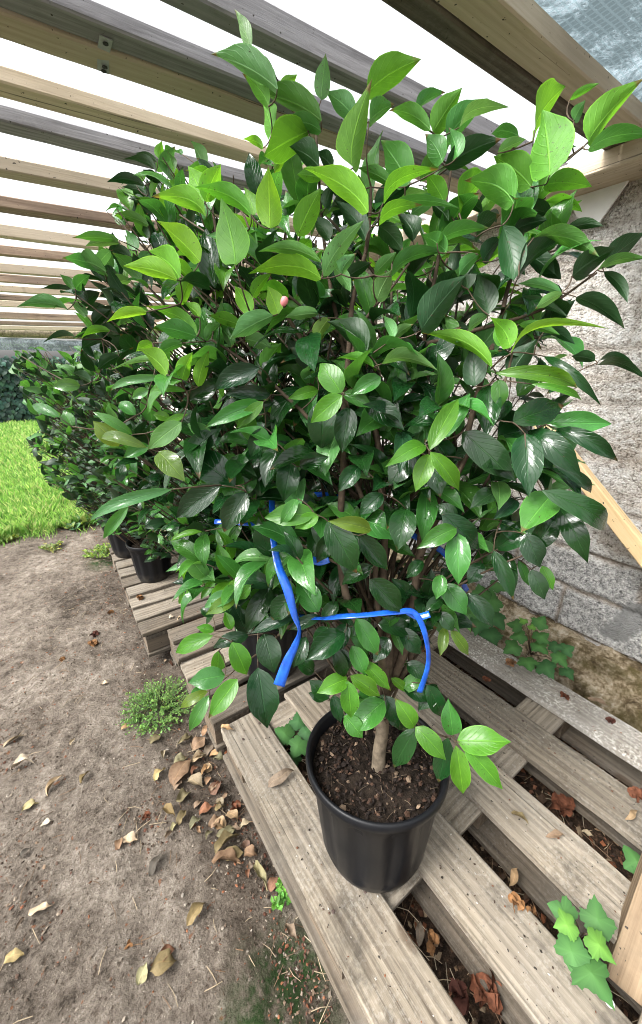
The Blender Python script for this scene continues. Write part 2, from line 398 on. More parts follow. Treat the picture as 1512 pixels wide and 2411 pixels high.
def net_mat(name, col, dens, scale):
    t = NT(name); tc = t.N("TexCoord"); P = tc.outputs["Object"]; sx = t.N("SeparateXYZ"); t.L(P, sx.inputs[0])
    wx = t.noise(P, 3, 3, .5)
    gx = t.math('SINE', t.math('MULTIPLY', t.math('MULTIPLY_ADD', wx, .02, sx.outputs[0]), scale)); gy = t.math('SINE', t.math('MULTIPLY', t.math('MULTIPLY_ADD', wx, .03, sx.outputs[1]), scale))
    g = t.math('MAXIMUM', gx, gy); th = t.ramp(g, [(.45, (0, 0, 0)), (.8, (1, 1, 1))])
    dirt = t.ramp(t.noise(P, 5, 8, .85, .6), [(.46, (1, 1, 1)), (.68, (0, 0, 0))])
    c = t.mix(th, tuple(a*.55 for a in col), col)
    c = t.mix(t.math('MULTIPLY', dirt, .85), c, (.035, .05, .055))
    pb = t.pbr(c, .35, t.bump(th, .4, .002), .5)
    tl = t.N("BsdfTranslucent"); t.L(c, tl.inputs[0]); tp = t.N("BsdfTransparent"); tp.inputs[0].default_value = (.8, .9, .95, 1)
    m1 = t.N("MixShader"); m1.inputs[0].default_value = .62; t.L(pb.outputs[0], m1.inputs[1]); t.L(tl.outputs[0], m1.inputs[2])
    m2 = t.N("MixShader"); t.L(t.math('MULTIPLY', t.math('MAXIMUM', th, dirt), dens), m2.inputs[0]); t.L(tp.outputs[0], m2.inputs[1]); t.L(m1.outputs[0], m2.inputs[2])
    return t.done(m2)
M['film'] = net_mat("reinforced_film", (.30, .40, .44), .97, 420)
M['film_roll'] = net_mat("rolled_film", (.62, .72, .78), .8, 160)
M['net_roll'] = simple("rolled_net", (.24, .2, .14), .7, .3, .6, 30, .8, .02)

# ------------------------------------------------------------------ leaves
NT_, NV_ = 11, 5
_t = np.linspace(0, 1, NT_); _v = np.array([-1, -.55, 0, .55, 1.0])
_w = (_t**.56)*((1-_t)**.74)*(1 - .55*np.clip((_t-.68)/.32, 0, 1)**.8); _w = _w/_w.max(); _w[-1] = .0; _w[0] = .03
_q = []
for i in range(NT_-1):
    for j in range(NV_-1):
        a = i*NV_+j; _q.append((a, a+NV_, a+NV_+1, a+1))
_q = np.array(_q)
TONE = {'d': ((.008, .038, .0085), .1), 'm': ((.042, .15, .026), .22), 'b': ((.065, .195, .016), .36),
        'y': ((.105, .26, .020), .42), 'p': ((.07, .19, .055), .2), 'g': ((.012, .038, .014), .06), 'o': ((.10, .17, .025), .33)}  # p: mid green lightened, the sky sheen of glossy leaves put into the colour
class Leaves:
    def __init__(s): s.V = []; s.C = []
    def add(s, base, tip, nrm, width, fold=.12, curl=.1, tone='m', wave=.0, twist=0., var=.25, alpha=None, col=None):
        base = np.array(base, float); tip = np.array(tip, float); ax = tip-base; L = np.linalg.norm(ax)
        if L < 1e-5: return
        ax /= L; n = np.array(nrm, float); n -= ax*n.dot(ax); ln = np.linalg.norm(n)
        if ln < 1e-4: n = np.cross(ax, [0.3, .5, .8]); ln = np.linalg.norm(n)
        n /= ln; sd_ = np.cross(n, ax)
        T = _t[:, None]; Vv = _v[None, :]; W = _w[:, None]*width*.5
        ang = twist*(T-.3); cs, sn = np.cos(ang), np.sin(ang)
        sx = W*Vv*np.cos(fold*2.2); lift = W*np.abs(Vv)*np.sin(fold*2.2) + wave*width*np.sin(T*11+Vv*2.)*np.abs(Vv)
        a = T*L + 0*Vv; b = sx*cs - lift*sn; c = sx*sn + lift*cs + curl*L*(4*T*(1-T))**1.0 + 0*Vv
        P = base + a[..., None]*ax + b[..., None]*sd_ + c[..., None]*n
        s.V.append(P.reshape(-1, 3))
        cc, al = TONE[tone] if col is None else (col, 0)
        k = 1 + var*(R.random()*2-1); h = .14*(R.random()*2-1)
        s.C.append((cc[0]*k*(1+h), cc[1]*k, cc[2]*k*(1-h), al if alpha is None else alpha))
    def build(s, name, mat, parent=None, origin=(0, 0, 0)):
        n = len(s.V)
        if n == 0: return None
        V = np.concatenate(s.V) - np.array(origin); nv = NT_*NV_
        F = (_q[None] + (np.arange(n)*nv)[:, None, None]).reshape(-1, 4)
        me = bpy.data.meshes.new(name); me.vertices.add(len(V)); me.vertices.foreach_set("co", V.astype(np.float32).ravel())
        me.loops.add(F.size); me.loops.foreach_set("vertex_index", F.astype(np.int32).ravel())
        me.polygons.add(len(F)); me.polygons.foreach_set("loop_start", (np.arange(len(F))*4).astype(np.int32)); me.polygons.foreach_set("loop_total", np.full(len(F), 4, np.int32))
        me.polygons.foreach_set("use_smooth", np.ones(len(F), bool))
        me.update(calc_edges=True)
        uv = me.uv_layers.new(name="UVMap"); ti = np.repeat(_t, NV_); vi = np.tile(_v*.5+.5, NT_)
        UV = np.stack([ti, vi], 1)[F.ravel() % nv]; uv.data.foreach_set("uv", UV.astype(np.float32).ravel())
        ca = me.color_attributes.new("Col", 'FLOAT_COLOR', 'POINT'); C = np.repeat(np.array(s.C), nv, 0)
        ca.data.foreach_set("color", C.astype(np.float32).ravel())
        me.materials.append(mat); me.validate()
        o = bpy.data.objects.new(name, me); return link(o, parent)

def px_leaf(B, k, bx, by, tx, ty, wpx, tone, depth, arch=False, tilt=None):
    """one measured leaf: base and tip in the photograph, apparent width, and how far away it is"""
    x0, y0 = cp(k, bx, by); x1, y1 = cp(k, tx, ty); s = CROP[k][2]
    La = math.hypot(x1-x0, y1-y0)/FPX*depth
    dl = (tilt if tilt is not None else R.uniform(-.35, .35))*La
    p0 = at(x0, y0, depth - dl*.5); p1 = at(x1, y1, depth + dl*.5)
    L = (p1-p0).length; W = 1.04*wpx*s/FPX*depth
    view = ((p0+p1)*.5 - CAMV).normalized(); ax = (p1-p0).normalized()
    sgn = 1.0 if view.z > -.02 else -1.0                       # from below we see the underside
    n = (view*sgn*.9 + Vector((0, 0, .55 if view.z > -.02 else .25))); n = (n - ax*n.dot(ax)).normalized()
    c = abs(n.dot((view - ax*view.dot(ax)).normalized())); W = min(W/max(c, .6), .62*L)
    B.add(p0, p1, n, W, R.uniform(.06, .28), (.24 if arch else R.uniform(.04, .15)), tone, .035, R.uniform(-.6, .6), .2)
    return p0, p1

LEAFTAB = {
0: "811 1490 719 1555 78 d0|802 1525 815 1588 40 d0|740 1580 692 1555 50 d1|950 1610 1012 1655 60 d1|775 1645 728 1600 62 d1|862 1600 905 1558 60 d1|958 1560 1012 1600 58 d1|1028 1612 985 1674 62 d1|940 1480 990 1540 70 d1|722 1500 690 1572 58 d1|830 1520 860 1590 56 m0|915 1500 880 1560 60 d1|770 1475 740 1530 60 d1|850 1640 800 1690 58 d1|925 1655 960 1720 56 d2|905 1650 828 1724 72 m0|915 1662 938 1716 56 d1|905 1636 868 1700 58 d1|690 1400 640 1460 62 d2|870 1450 830 1500 64 d1",
# base x y, tip x y, width, tone+depth level (a = arched); crop pixels
2: """1075 825 1040 515 255 b1|1255 670 1520 370 150 b1|1005 610 1150 405 160 b2|1170 470 1310 392 32 b3|1190 570 1245 470 60 m3|1255 705 1570 640 75 m1a|1050 870 1275 880 90 b2
210 445 472 278 125 b2|150 790 240 370 140 b1|525 625 665 412 118 b2|590 665 785 462 110 m2|650 600 888 505 55 p1a|570 765 490 630 110 m1|640 740 600 600 95 m1|580 785 850 655 100 d1|412 870 280 660 200 m2|515 615 320 520 75 m1a
225 575 345 490 85 m2|442 530 585 435 62 m2|55 790 -25 715 90 d2|220 1000 -85 790 112 y0|292 955 555 795 72 b0a|270 1060 480 965 58 b1a|280 1010 660 985 45 m2a|650 1005 795 825 165 b2|905 960 675 850 150 m1a|870 960 805 840 85 b2
988 880 812 735 125 b2|830 720 965 655 55 p2|930 640 800 632 50 m2a|580 955 495 815 78 b3|250 990 430 860 100 d3|435 1130 355 1000 100 d2|210 1130 60 940 90 d2|270 1060 385 1185 80 d2|545 1145 795 1075 70 m1|590 1190 470 1105 78 m1
330 1300 605 1185 75 m1a|855 1060 905 1320 130 d1|930 1300 1180 1105 105 d1|1000 1120 1310 1210 85 m1a|905 1085 1065 1035 90 d2|1140 1090 1330 1065 48 d1a|1180 1300 1390 1165 120 d1|1330 1245 1525 1095 95 d1|1300 1270 1540 1215 45 m1
620 1275 650 1140 78 d2|740 1200 650 1295 80 m1|730 1115 845 1010 108 d2|10 1300 205 1035 85 p0|95 1290 168 1190 90 p1|110 1315 240 1235 60 d2|250 1295 355 1185 55 m1|0 470 22 250 75 m1|160 560 20 430 90 p2|330 870 170 790 60 m3|420 1010 560 930 70 p3
700 950 760 1000 60 d3|20 980 60 860 90 d3|520 960 600 1040 80 d3|640 1060 560 980 90 d3|760 1230 860 1110 80 d3|960 1190 1100 1290 80 d2|40 1130 -40 1010 90 d3|150 920 240 1000 60 m3|1000 780 1200 690 70 p3|1080 1010 930 990 70 d3|1100 1180 1250 1130 70 d3""",
1: """1175 240 1104 42 58 p0|1305 420 995 255 115 p0|1265 500 1140 345 75 b1|1325 445 1400 350 85 b2|1512 570 1190 432 112 m1|1280 625 1238 490 92 b2|1512 620 1312 592 70 m1a|1450 620 1242 735 145 b1|1500 785 1362 690 108 d1|1345 735 1290 815 85 b2|1240 697 1142 655 38 b2a
965 960 885 780 108 y1|965 950 1040 772 138 y1|1272 1075 1265 785 160 y0|970 1022 712 925 88 y1a|1182 1012 915 880 88 b0a|1107 1245 1040 930 155 b0|942 1232 738 1040 120 y0|845 1312 700 1180 105 y1|832 1318 578 1252 92 y0|1400 1112 1512 885 105 b1|1125 1112 1218 1198 88 b2
1512 1312 1168 1290 95 y0a|1512 1235 1215 1185 62 m0a|1360 1012 1345 895 65 m3|1192 1012 1150 880 112 b3|1512 840 1398 822 58 b1|1500 795 1438 738 45 m2|1210 1170 1120 1100 80 p3|1285 330 1200 255 25 m1""",
3: """850 235 920 80 68 b1|1015 60 860 70 58 p2|940 300 862 228 95 y1|690 272 502 322 56 y1|930 385 682 245 68 b1a|925 388 732 340 85 m1|970 412 1050 322 78 m2|1180 282 1105 150 118 y0|1310 282 1260 150 112 y0|1190 205 1282 88 58 b1|1130 335 980 290 62 b1|1285 290 1082 402 100 p0|1240 552 1325 420 105 b2
785 567 648 445 108 y0|858 592 908 462 105 y0|932 625 985 450 60 y1|800 552 520 548 28 p1a|785 582 520 645 42 p1a|880 645 705 652 34 b1a|1222 535 1008 640 108 g1|1275 662 1055 662 72 g1|1235 700 962 818 85 m1|1240 695 1112 822 58 b1|890 690 1040 612 110 d2|870 962 1045 820 95 d2
1108 1092 880 938 145 d2|1040 1090 832 1242 120 g0|1160 1120 1055 1310 125 g1|855 792 696 920 85 p0|745 932 872 1072 100 o1|692 912 475 868 55 o1a|560 905 438 785 125 o1|625 850 435 742 45 m1|800 775 722 755 72 b2|770 800 890 752 34 b1|812 1108 418 1262 62 p-3a|605 1190 488 1340 58 m-3
282 770 150 712 48 m3|338 812 298 738 78 m3|1480 542 1365 440 92 g1|1500 640 1355 682 55 b1|1410 1002 1550 955 135 d1|1372 975 1335 1168 115 d1|1480 1222 1242 1242 105 b0|1500 1232 1388 1292 85 b0|1400 1152 1318 1285 60 m0|1110 645 1000 560 90 g2|990 520 900 540 60 d2|1150 760 1290 700 80 d2|1250 820 1180 960 90 d2
1020 330 1090 440 70 m2|1150 400 1280 440 70 p2|1420 500 1350 400 80 g2|720 420 640 460 60 b3|860 420 740 480 60 m2|700 640 620 680 60 p3|640 760 560 700 60 m3|1000 880 880 800 80 p2|950 1000 830 960 90 g2|1280 1000 1180 1080 90 d3|1200 1040 1120 1140 80 m3|700 900 580 960 70 m3|1460 80 1400 200 90 g2|1500 280 1340 300 60 p1""",
4: """470 362 682 100 150 d0|785 285 738 88 108 d1|690 165 650 5 88 d2|620 122 645 0 70 m1|215 455 28 318 130 d1|262 222 335 72 88 p1|345 392 288 288 55 p0|345 392 435 332 48 p0|805 532 468 372 80 b0a|888 442 795 298 95 y0a|895 467 1355 352 42 y-1a|692 355 795 288 55 p1|852 432 820 330 55 b1
820 562 1205 632 75 b0a|720 622 710 415 108 d1|890 572 1012 400 150 d2|285 517 548 548 78 p0a|250 532 74 492 46 b0a|282 580 138 662 85 m1|105 655 248 728 75 m1|95 657 -5 515 108 b0|100 665 -50 795 95 b-1|130 720 98 938 120 d1|215 692 392 832 112 d1|510 922 645 682 92 b0|560 872 702 655 105 m1|490 900 298 1005 75 b0a
512 940 445 1120 88 b0|515 930 648 1115 92 b-1|520 962 562 1145 108 g2|430 935 318 1095 122 d2|665 838 918 1072 135 g1|790 620 775 872 122 d1|835 590 842 732 75 m1|900 792 1142 712 120 d1|1058 802 1370 800 105 m1|1110 822 1398 978 78 d1a|975 832 1228 1052 108 d0a|960 847 975 1145 138 d0|1030 902 1085 1022 58 d2
1090 985 1268 1125 58 g2a|1085 1130 942 1312 150 m0|1040 1112 1332 1300 98 d0a|1112 1182 1255 1455 98 d0a|1290 500 1178 482 70 d1|1300 512 1505 562 46 d1a|1298 522 1545 602 44 d1a|1050 482 1318 715 46 d1a|1200 202 1428 352 85 d0|1132 182 918 145 46 p0|1135 185 1008 258 46 p0|890 232 1165 300 44 d1a|930 332 1125 382 46 m1
990 612 1225 692 34 b1a|1060 352 1195 425 52 d1|1330 82 1442 232 50 d0a|1000 20 1130 120 80 d2|850 20 960 100 80 d2|600 330 700 430 80 d3|450 470 330 420 80 g2|500 650 400 560 90 d3|350 620 460 560 70 d3|640 570 560 480 80 d3|180 820 60 880 80 d3|330 700 450 790 90 d3|740 900 620 980 90 g3|860 960 760 1040 90 d3
820 1120 700 1200 90 g2|920 1160 810 1250 80 g2|180 1000 80 1120 90 d2|290 1130 180 1230 100 d2|700 60 580 120 80 d3|1000 380 900 460 70 d3|1150 590 1060 660 60 d2|60 60 140 180 60 p1|40 300 -30 420 70 o2|1000 1150 1120 1250 70 d2|640 1240 540 1180 80 d2|880 690 820 800 70 d3""",
6: """30 62 168 308 140 d0|235 105 28 62 85 o0|175 130 315 295 100 d1|400 5 358 205 130 d1|636 95 448 192 92 m0|640 118 645 362 118 m0|570 32 745 195 105 d1|228 335 384 492 118 d0|250 272 98 362 85 d1|570 315 540 432 78 m1|580 358 684 505 105 m1|568 428 485 492 60 d1|690 400 808 565 98 g1|555 490 625 582 85 d1
812 200 905 435 78 d1|870 205 900 432 78 d2|960 122 1030 282 120 g1|930 245 978 368 48 m2|990 290 1052 432 75 g1|1040 272 1092 388 52 b1|165 520 268 695 100 m0|268 545 435 582 85 d1|120 545 58 690 80 d1|58 660 112 795 72 d0|130 560 222 702 58 m1|128 802 -22 872 85 b-1|125 812 142 988 90 b-1|138 790 278 888 85 b-1|190 718 328 862 75 b0
58 880 92 1012 68 d1|110 978 195 1082 95 m0|260 842 168 985 115 m1|440 1032 345 892 88 b0|445 1030 588 1188 90 b-1|442 1040 342 1222 92 d0|620 1070 598 895 98 m0|640 1097 895 1102 122 b-1|636 1120 668 1345 98 b-1|672 1120 855 1325 85 b-1|600 1082 552 1292 92 d1|380 860 490 778 65 m1|330 800 402 862 48 b1|300 882 352 1012 85 d1
500 832 572 985 78 d1|585 562 558 702 55 o1|610 572 694 695 52 o1|500 500 438 562 60 d1|60 120 -20 260 90 d2|420 420 330 330 90 d2|330 620 400 560 60 d2|80 440 0 540 70 d2|480 250 400 330 80 d2|760 260 690 360 70 d2|850 60 930 160 70 d2|180 900 250 1010 80 m1|20 900 -60 870 80 d2|700 60 640 180 60 g3""",
5: """1272 372 1160 588 100 g1|1392 500 1182 592 66 g0|1242 592 1292 778 140 g0|1215 752 1258 1038 152 d-1|1092 632 1162 785 95 b-1|1002 602 828 682 78 b-1|1008 580 925 562 55 b0|1172 600 1002 662 70 g0a|1030 672 1025 782 65 b0|1060 788 885 822 95 m-1|1118 805 982 992 92 b-2|980 862 850 942 46 o0a|985 882 892 1052 62 m-1
1115 400 962 470 75 p0|1112 425 968 502 65 o0|1198 362 1058 382 78 b1|1182 362 1128 432 55 b0|1282 360 1108 335 85 g1|1092 572 1058 488 68 b1|1162 590 1088 438 75 g2|1002 512 942 472 66 d1|1500 490 1395 335 130 m0|1510 512 1358 575 60 g0|1360 192 1300 265 60 d1|1480 240 1320 300 90 d1|1200 560 1130 470 70 g2|900 900 980 830 60 m1"""}
P2TAB = {
1: """748 748 762 662 52 b3|790 832 826 688 78 m2|962 782 898 662 82 m1|738 822 578 750 46 d1a|742 760 636 720 24 d2|732 805 796 765 40 p2|682 872 502 858 46 d1a|692 922 572 880 36 d2|730 1002 690 835 72 d2|800 882 872 845 40 m3|760 940 690 1010 70 d2|690 955 605 935 36 d2|640 860 690 825 40 p2|700 1060 540 1005 46 m1|860 1000 790 960 60 m3
640 1180 590 1080 60 m2|560 1130 340 1120 46 m1|560 1140 400 1160 50 p1|700 1130 640 1060 60 d2|520 1180 460 1260 50 p2|840 1060 900 1000 60 m3|760 900 720 840 50 d3|620 1100 700 1090 60 d3|480 1270 290 1215 60 m1|500 1280 360 1220 80 m1|620 1220 520 1180 60 d1|720 1200 640 1240 60 p2""",
3: """350 165 282 95 82 m1|355 165 425 100 88 m1|345 165 190 165 24 d2|318 262 80 248 62 m1|410 295 325 222 70 p2|390 250 470 180 60 d2|500 120 560 180 60 d2|520 160 620 120 60 p3|470 200 580 220 60 d3|440 330 520 260 60 d2|360 400 200 420 30 d1a|520 360 380 400 40 b2a|470 340 560 380 60 d3
480 400 380 450 40 d2|560 480 460 545 80 d1|600 400 520 470 60 d3|640 300 560 340 60 p3|560 300 480 350 60 d3|470 560 405 530 60 b2|430 600 340 560 60 d3|380 620 245 628 60 p3|100 480 60 455 40 m4"""}
def table(B, tab, base, step, lvl0):
    """reads a table of measured leaves; returns the list of base points with depth"""
    out = []
    for k, txt in tab.items():
        for row in txt.replace("\n", "|").split("|"):
            q = row.split()
            if len(q) < 6: continue
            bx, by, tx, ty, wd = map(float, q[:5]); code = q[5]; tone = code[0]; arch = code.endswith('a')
            lv = int(code[1:].rstrip('a'))
            x, y = cp(k, bx, by)
            d = base(x, y, k) + step*(lv - lvl0) + R.uniform(-.012, .012)
            BB = B['young'] if tone in 'yb' and R.random() < 2 else B['leaf']
            p0, p1 = px_leaf(BB, k, bx, by, tx, ty, wd, tone, d, arch)
            out.append((p0, (p1-p0).normalized()))
    return out

class Wood:
    """stems: grows twigs from the nearest stem to every leaf base"""
    def __init__(s): s.V = []; s.F = []; s.nodes = []; s.tV = []; s.tF = []
    def stem(s, pts, rad, thick=True, sides=7):
        P = smooth_path([(*p, r) for p, r in zip(pts, rad)], 4)
        P = [(x + .004*mnoise.noise(Vector((x*20, y*20, z*14))), y + .004*mnoise.noise(Vector((y*20, z*14, x*20))), z, r) for x, y, z, r in P]
        tube_into(s.V, s.F, [p[:3] for p in P], [max(.0006, p[3]) for p in P], sides)
        s.nodes += [Vector(p[:3]) for p in P[2:]]
    def twigs(s, bases, maxd=.3, r0=.0022):
        if not bases: return
        arr = [np.array(n) for n in s.nodes]
        A = np.array(arr)
        todo = sorted(bases, key=lambda b: float(np.min(np.linalg.norm(A - np.array(b[0]), axis=1))))
        for p, dr in todo:
            q = np.array(p); dd = np.linalg.norm(A - q, axis=1); i = int(np.argmin(dd)); d = float(dd[i])
            if d > maxd or d < .002: continue
            a = Vector(A[i]); c = (a + p)*.5 - dr*(.22*d) + Vector((0, 0, -.05*d))
            path = [a*(1-t)**2 + c*2*t*(1-t) + p*t*t for t in (0, .25, .5, .75, 1)]
            rr = min(r0, .0011 + .006*d)
            tube_into(s.tV, s.tF, path, [rr, rr*.9, rr*.8, rr*.7, rr*.6], 5)
            A = np.vstack([A, np.array(path[2]), np.array(path[3]), q])
    def build(s, parent, name="stem", mat=None):
        o = mesh_obj(name, s.V, s.F, mat or M['bark'], parent, True)
        if s.tV: mesh_obj("twigs", s.tV, s.tF, M['twig'], parent, True)
        return o

def rnd(a, b): return R.uniform(a, b)
def gen_bush(B, Wd, axis, prof, z0, z1, nbr, leafL, keep=None, tones='dddmmg', toptones='mbb', droop=.35, per=8, face=None):
    """branches with leaf rows through the crown; axis(z)->centre, prof(f)->radius for f in 0..1"""
    for _ in range(nbr):
        f = rnd(0, 1)**.9; z = z0 + (z1-z0)*f; an = rnd(0, 2*math.pi)
        if face is not None and R.random() < .6: an = face + rnd(-1.3, 1.3)
        r = prof(f)*math.sqrt(rnd(.25, 1.0)); c = axis(z)
        out = Vector((math.cos(an), math.sin(an), 0)); tip = c + out*r + Vector((0, 0, 0))
        zs = max(z0-.15, z - r*rnd(.5, .9) - .05); st = axis(zs) + out*(r*.12)
        mid = (st+tip)*.5 + Vector((rnd(-.03, .03), rnd(-.03, .03), rnd(-.02, .03)))
        path = [st*(1-t)**2 + mid*2*t*(1-t) + tip*t*t for t in (0, .2, .4, .6, .8, 1)]
        pv = [proj(p) for p in path]
        if keep is not None and not keep(*pv[-1]): continue
        tube_into(Wd.tV, Wd.tF, path, [.0034, .003, .0026, .0022, .0018, .0012], 5)
        bd = (tip-mid).normalized()
        for i in range(per):
            t = .3 + .7*(i+rnd(0, .6))/per; t = min(t, 1)
            p = st*(1-t)**2 + mid*2*t*(1-t) + tip*t*t
            sd_ = Vector((-out.y, out.x, 0))*(1 if i % 2 else -1)
            if i >= per-4:
                ga = 2.4*i; uu = bd.orthogonal().normalized(); vv = bd.cross(uu); t = min(1, .93 + .02*(i-per+4)); p = st*(1-t)**2 + mid*2*t*(1-t) + tip*t*t
                dr = bd*rnd(.5, .9) + (uu*math.cos(ga) + vv*math.sin(ga))*rnd(.45, .8) + Vector((0, 0, .35*f))
            else: dr = bd*rnd(.2, .6) + sd_*rnd(.5, 1.0) + Vector((0, 0, rnd(-.3, .3)))
            dr = dr.normalized() + Vector((rnd(-.3, .3), rnd(-.3, .3), rnd(-.25, .2) - droop*(1-.6*f)))
            dr.normalize(); L = leafL*rnd(.62, 1.12); q = p + dr*L
            if keep is not None:
                if not (keep(*proj(q)) and keep(*proj(p))): continue
            n = Vector((0, 0, 1)) + out*.35 + Vector((rnd(-.55, .55), rnd(-.55, .55), 0))
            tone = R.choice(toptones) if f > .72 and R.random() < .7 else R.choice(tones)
            (B['young'] if tone in 'yb' else B['leaf']).add(p + dr*.006, q, n, L*rnd(.40, .54), rnd(.05, .26), rnd(.05, .2), tone, .035, rnd(-.7, .7))
def bset(): return {'leaf': Leaves(), 'young': Leaves()}
def bbuild(B, parent, mat='leaf', origin=(0, 0, 0)):
    B['leaf'].build("foliage", M[mat], parent, origin); B['young'].build("young_foliage", M['young'], parent, origin)

def lathe(prof, seg=48, flute=0, fd=0.0, fz=(0, 0)):
    V, F = [], []; n = len(prof)
    for (r, z) in prof:
        for k in range(seg):
            a = 2*math.pi*k/seg; rr = r
            if flute and fz[0] < z < fz[1] and r > .02:
                rr -= fd*(1 if (k % (seg//flute)) < 2 else 0)
            V.append((rr*math.cos(a), rr*math.sin(a), z))
    for i in range(n-1):
        for k in range(seg):
            a = i*seg+k; b = i*seg+(k+1) % seg
            F.append((a, b, b+seg, a+seg))
    return V, F
def pot(parent, D, H, seg=72):
    r1 = D/2; r0 = D*.362
    def R_(z): return r0 + (r1*.935-r0)*(max(0, z)/H)**.72
    prof = [(.001, .004), (r0*.9, .004), (r0*.97, .0), (r0, .008), (R_(H*.1), H*.1), (R_(H*.13)+.001, H*.13), (R_(H*.5), H*.5), (R_(H*.8), H*.8), (R_(H*.83)+.004, H*.83), (R_(H*.9)+.004, H*.90),
            (r1*.965, H*.905), (r1*.995, H*.925), (r1, H*.955), (r1*.995, H*.985), (r1*.975, H), (r1*.945, H*.995), (r1*.925, H*.97), (R_(H*.85)-.004, H*.85), (R_(H*.6)-.004, H*.6)]
    V, F = lathe(prof, seg, 12, .006, (H*.12, H*.84))
    o = mesh_obj("pot", V, F, M['pot'], parent, True)
    rs = R_(H*.88)-.004; V, F = [], []; nr, ns = 14, 40
    for i in range(nr+1):
        for k in range(ns):
            a = 2*math.pi*k/ns; rr = rs*i/nr
            x, y = rr*math.cos(a), rr*math.sin(a)
            V.append((x, y, H*.875 + .012*(mnoise.noise(Vector((x*25, y*25, D))) + .6*mnoise.noise(Vector((x*70, y*70, 1)))) + .012*(1-i/nr)))
    for i in range(nr):
        for k in range(ns):
            a = i*ns+k; b = i*ns+(k+1) % ns; F.append((a, a+ns, b+ns, b))
    so = mesh_obj("soil", V, F, M['soil'], parent, True)
    return o, so, rs

# chips: little irregular bits, one mesh per kind of litter
class Chips:
    def __init__(s): s.V = []; s.F = []; s.C = []
    def add(s, p, size, col, flat=.25, tilt=.5):
        n = R.choice((4, 5)); a0 = rnd(0, 6.28); b = len(s.V)
        u = Vector((rnd(-tilt, tilt), rnd(-tilt, tilt), 1)).normalized(); e = u.orthogonal().normalized(); f = u.cross(e)
        el = rnd(.35, 1.0); a1 = rnd(0, 3.14); e, f = e*math.cos(a1)+f*math.sin(a1), f*math.cos(a1)-e*math.sin(a1)
        top = []
        for k in range(n):
            a = a0 + 6.283*k/n; rr = size*rnd(.6, 1)
            q = Vector(p) + e*(math.cos(a)*rr) + f*(math.sin(a)*rr*el); s.V.append(q)
        s.V.append(Vector(p) + u*size*flat)
        for k in range(n): s.F.append((b+k, b+(k+1) % n, b+n))
        kk = rnd(.45, 1.0)
        s.C += [(col[0]*kk, col[1]*kk, col[2]*kk, 1)]*(n+1)
    def stick(s, p, L, r, col):
        a = rnd(0, 6.28); d = Vector((math.cos(a), math.sin(a), rnd(-.12, .12)))*L*.5; b = len(s.V)
        p = Vector(p); m = p + Vector((rnd(-.1, .1)*L, rnd(-.1, .1)*L, .08*L))
        tube_into(s.V, s.F, [p-d, m, p+d], [r, r, r*.6], 4); k = rnd(.7, 1.2)
        s.C += [(col[0]*k, col[1]*k, col[2]*k, 1)]*(len(s.V)-b)
    def build(s, name, mat=None, parent=None):
        o = mesh_obj(name, s.V, s.F, mat or M['chip'], parent)
        ca = o.data.color_attributes.new("Col", 'FLOAT_COLOR', 'POINT'); ca.data.foreach_set("color", np.array(s.C, np.float32).ravel())
        return o

# ------------------------------------------------------------------ SETTING: ground, lawn
def fbm(x, y, s, seed=0): return mnoise.noise(Vector((x*s, y*s, seed))) + .5*mnoise.noise(Vector((x*s*2.1, y*s*2.1, seed+5)))
def ground_z(x, y):
    z = .022*fbm(x, y, 2.2, 1) + .008*fbm(x, y, 9, 3)
    if -1.4 < x < 1.7 and -1 < y < 4.2: z += .006*mnoise.noise(Vector((x*24, y*24, 9))) + .0035*mnoise.noise(Vector((x*50, y*50, 4)))
    return z - .012 - max(0, min(.03, (x-.1)*.2))
def axis_vals(a, b, fine, lo, hi):
    v = list(np.arange(a, b+1e-6, fine)); s = fine; p = b
    while p < hi: s *= 1.35; p += s; v.append(min(p, hi))
    s = fine; p = a; w_ = []
    while p > lo: s *= 1.35; p -= s; w_.append(max(p, lo))
    return w_[::-1] + v
gx = axis_vals(-1.1, 1.75, .0155, -90, 90); gy = axis_vals(-.4, 3.9, .0155, -90, 120)
V = [(x, y, ground_z(x, y)) for y in gy for x in gx]; nx = len(gx)
F = [(j*nx+i, j*nx+i+1, (j+1)*nx+i+1, (j+1)*nx+i) for j in range(len(gy)-1) for i in range(nx-1)]
ground = mesh_obj("ground", V, F, M['ground'], None, True); tag(ground, "trodden grey brown earth path beside the pallets", None, None, "structure")
mosspts = [(onz(*cp(7, 1350, 1130), 0), .16), (onz(*cp(7, 1290, 980), 0), .07), (onz(*cp(7, 1250, 1290), 0), .12), (onz(*cp(5, 760, 900), 0), .12), (onz(*cp(5, 480, 250), 0), .12)]
mk = []
for (x, y, z) in V:
    mo = 0
    for p, r in mosspts: mo = max(mo, 1 - math.hypot(x-p.x, y-p.y)/r)
    e = .255 + .03*mnoise.noise(Vector((y*5, 2, 2)))
    li = max(0, min(1, (x-e)/.05)) if y < 9 else 0
    dk = max(0, min(1, 1 - abs(x-.17 - .05*mnoise.noise(Vector((y*3, 7, 1))))/.16))*(1 if .3 < y < 1.6 else .45) if y < 3.6 else 0
    mk.append((max(0, min(1, mo*1.6)), li, dk, 1))
ca = ground.data.color_attributes.new("Mask", 'FLOAT_COLOR', 'POINT'); ca.data.foreach_set("color", np.array(mk, np.float32).ravel())

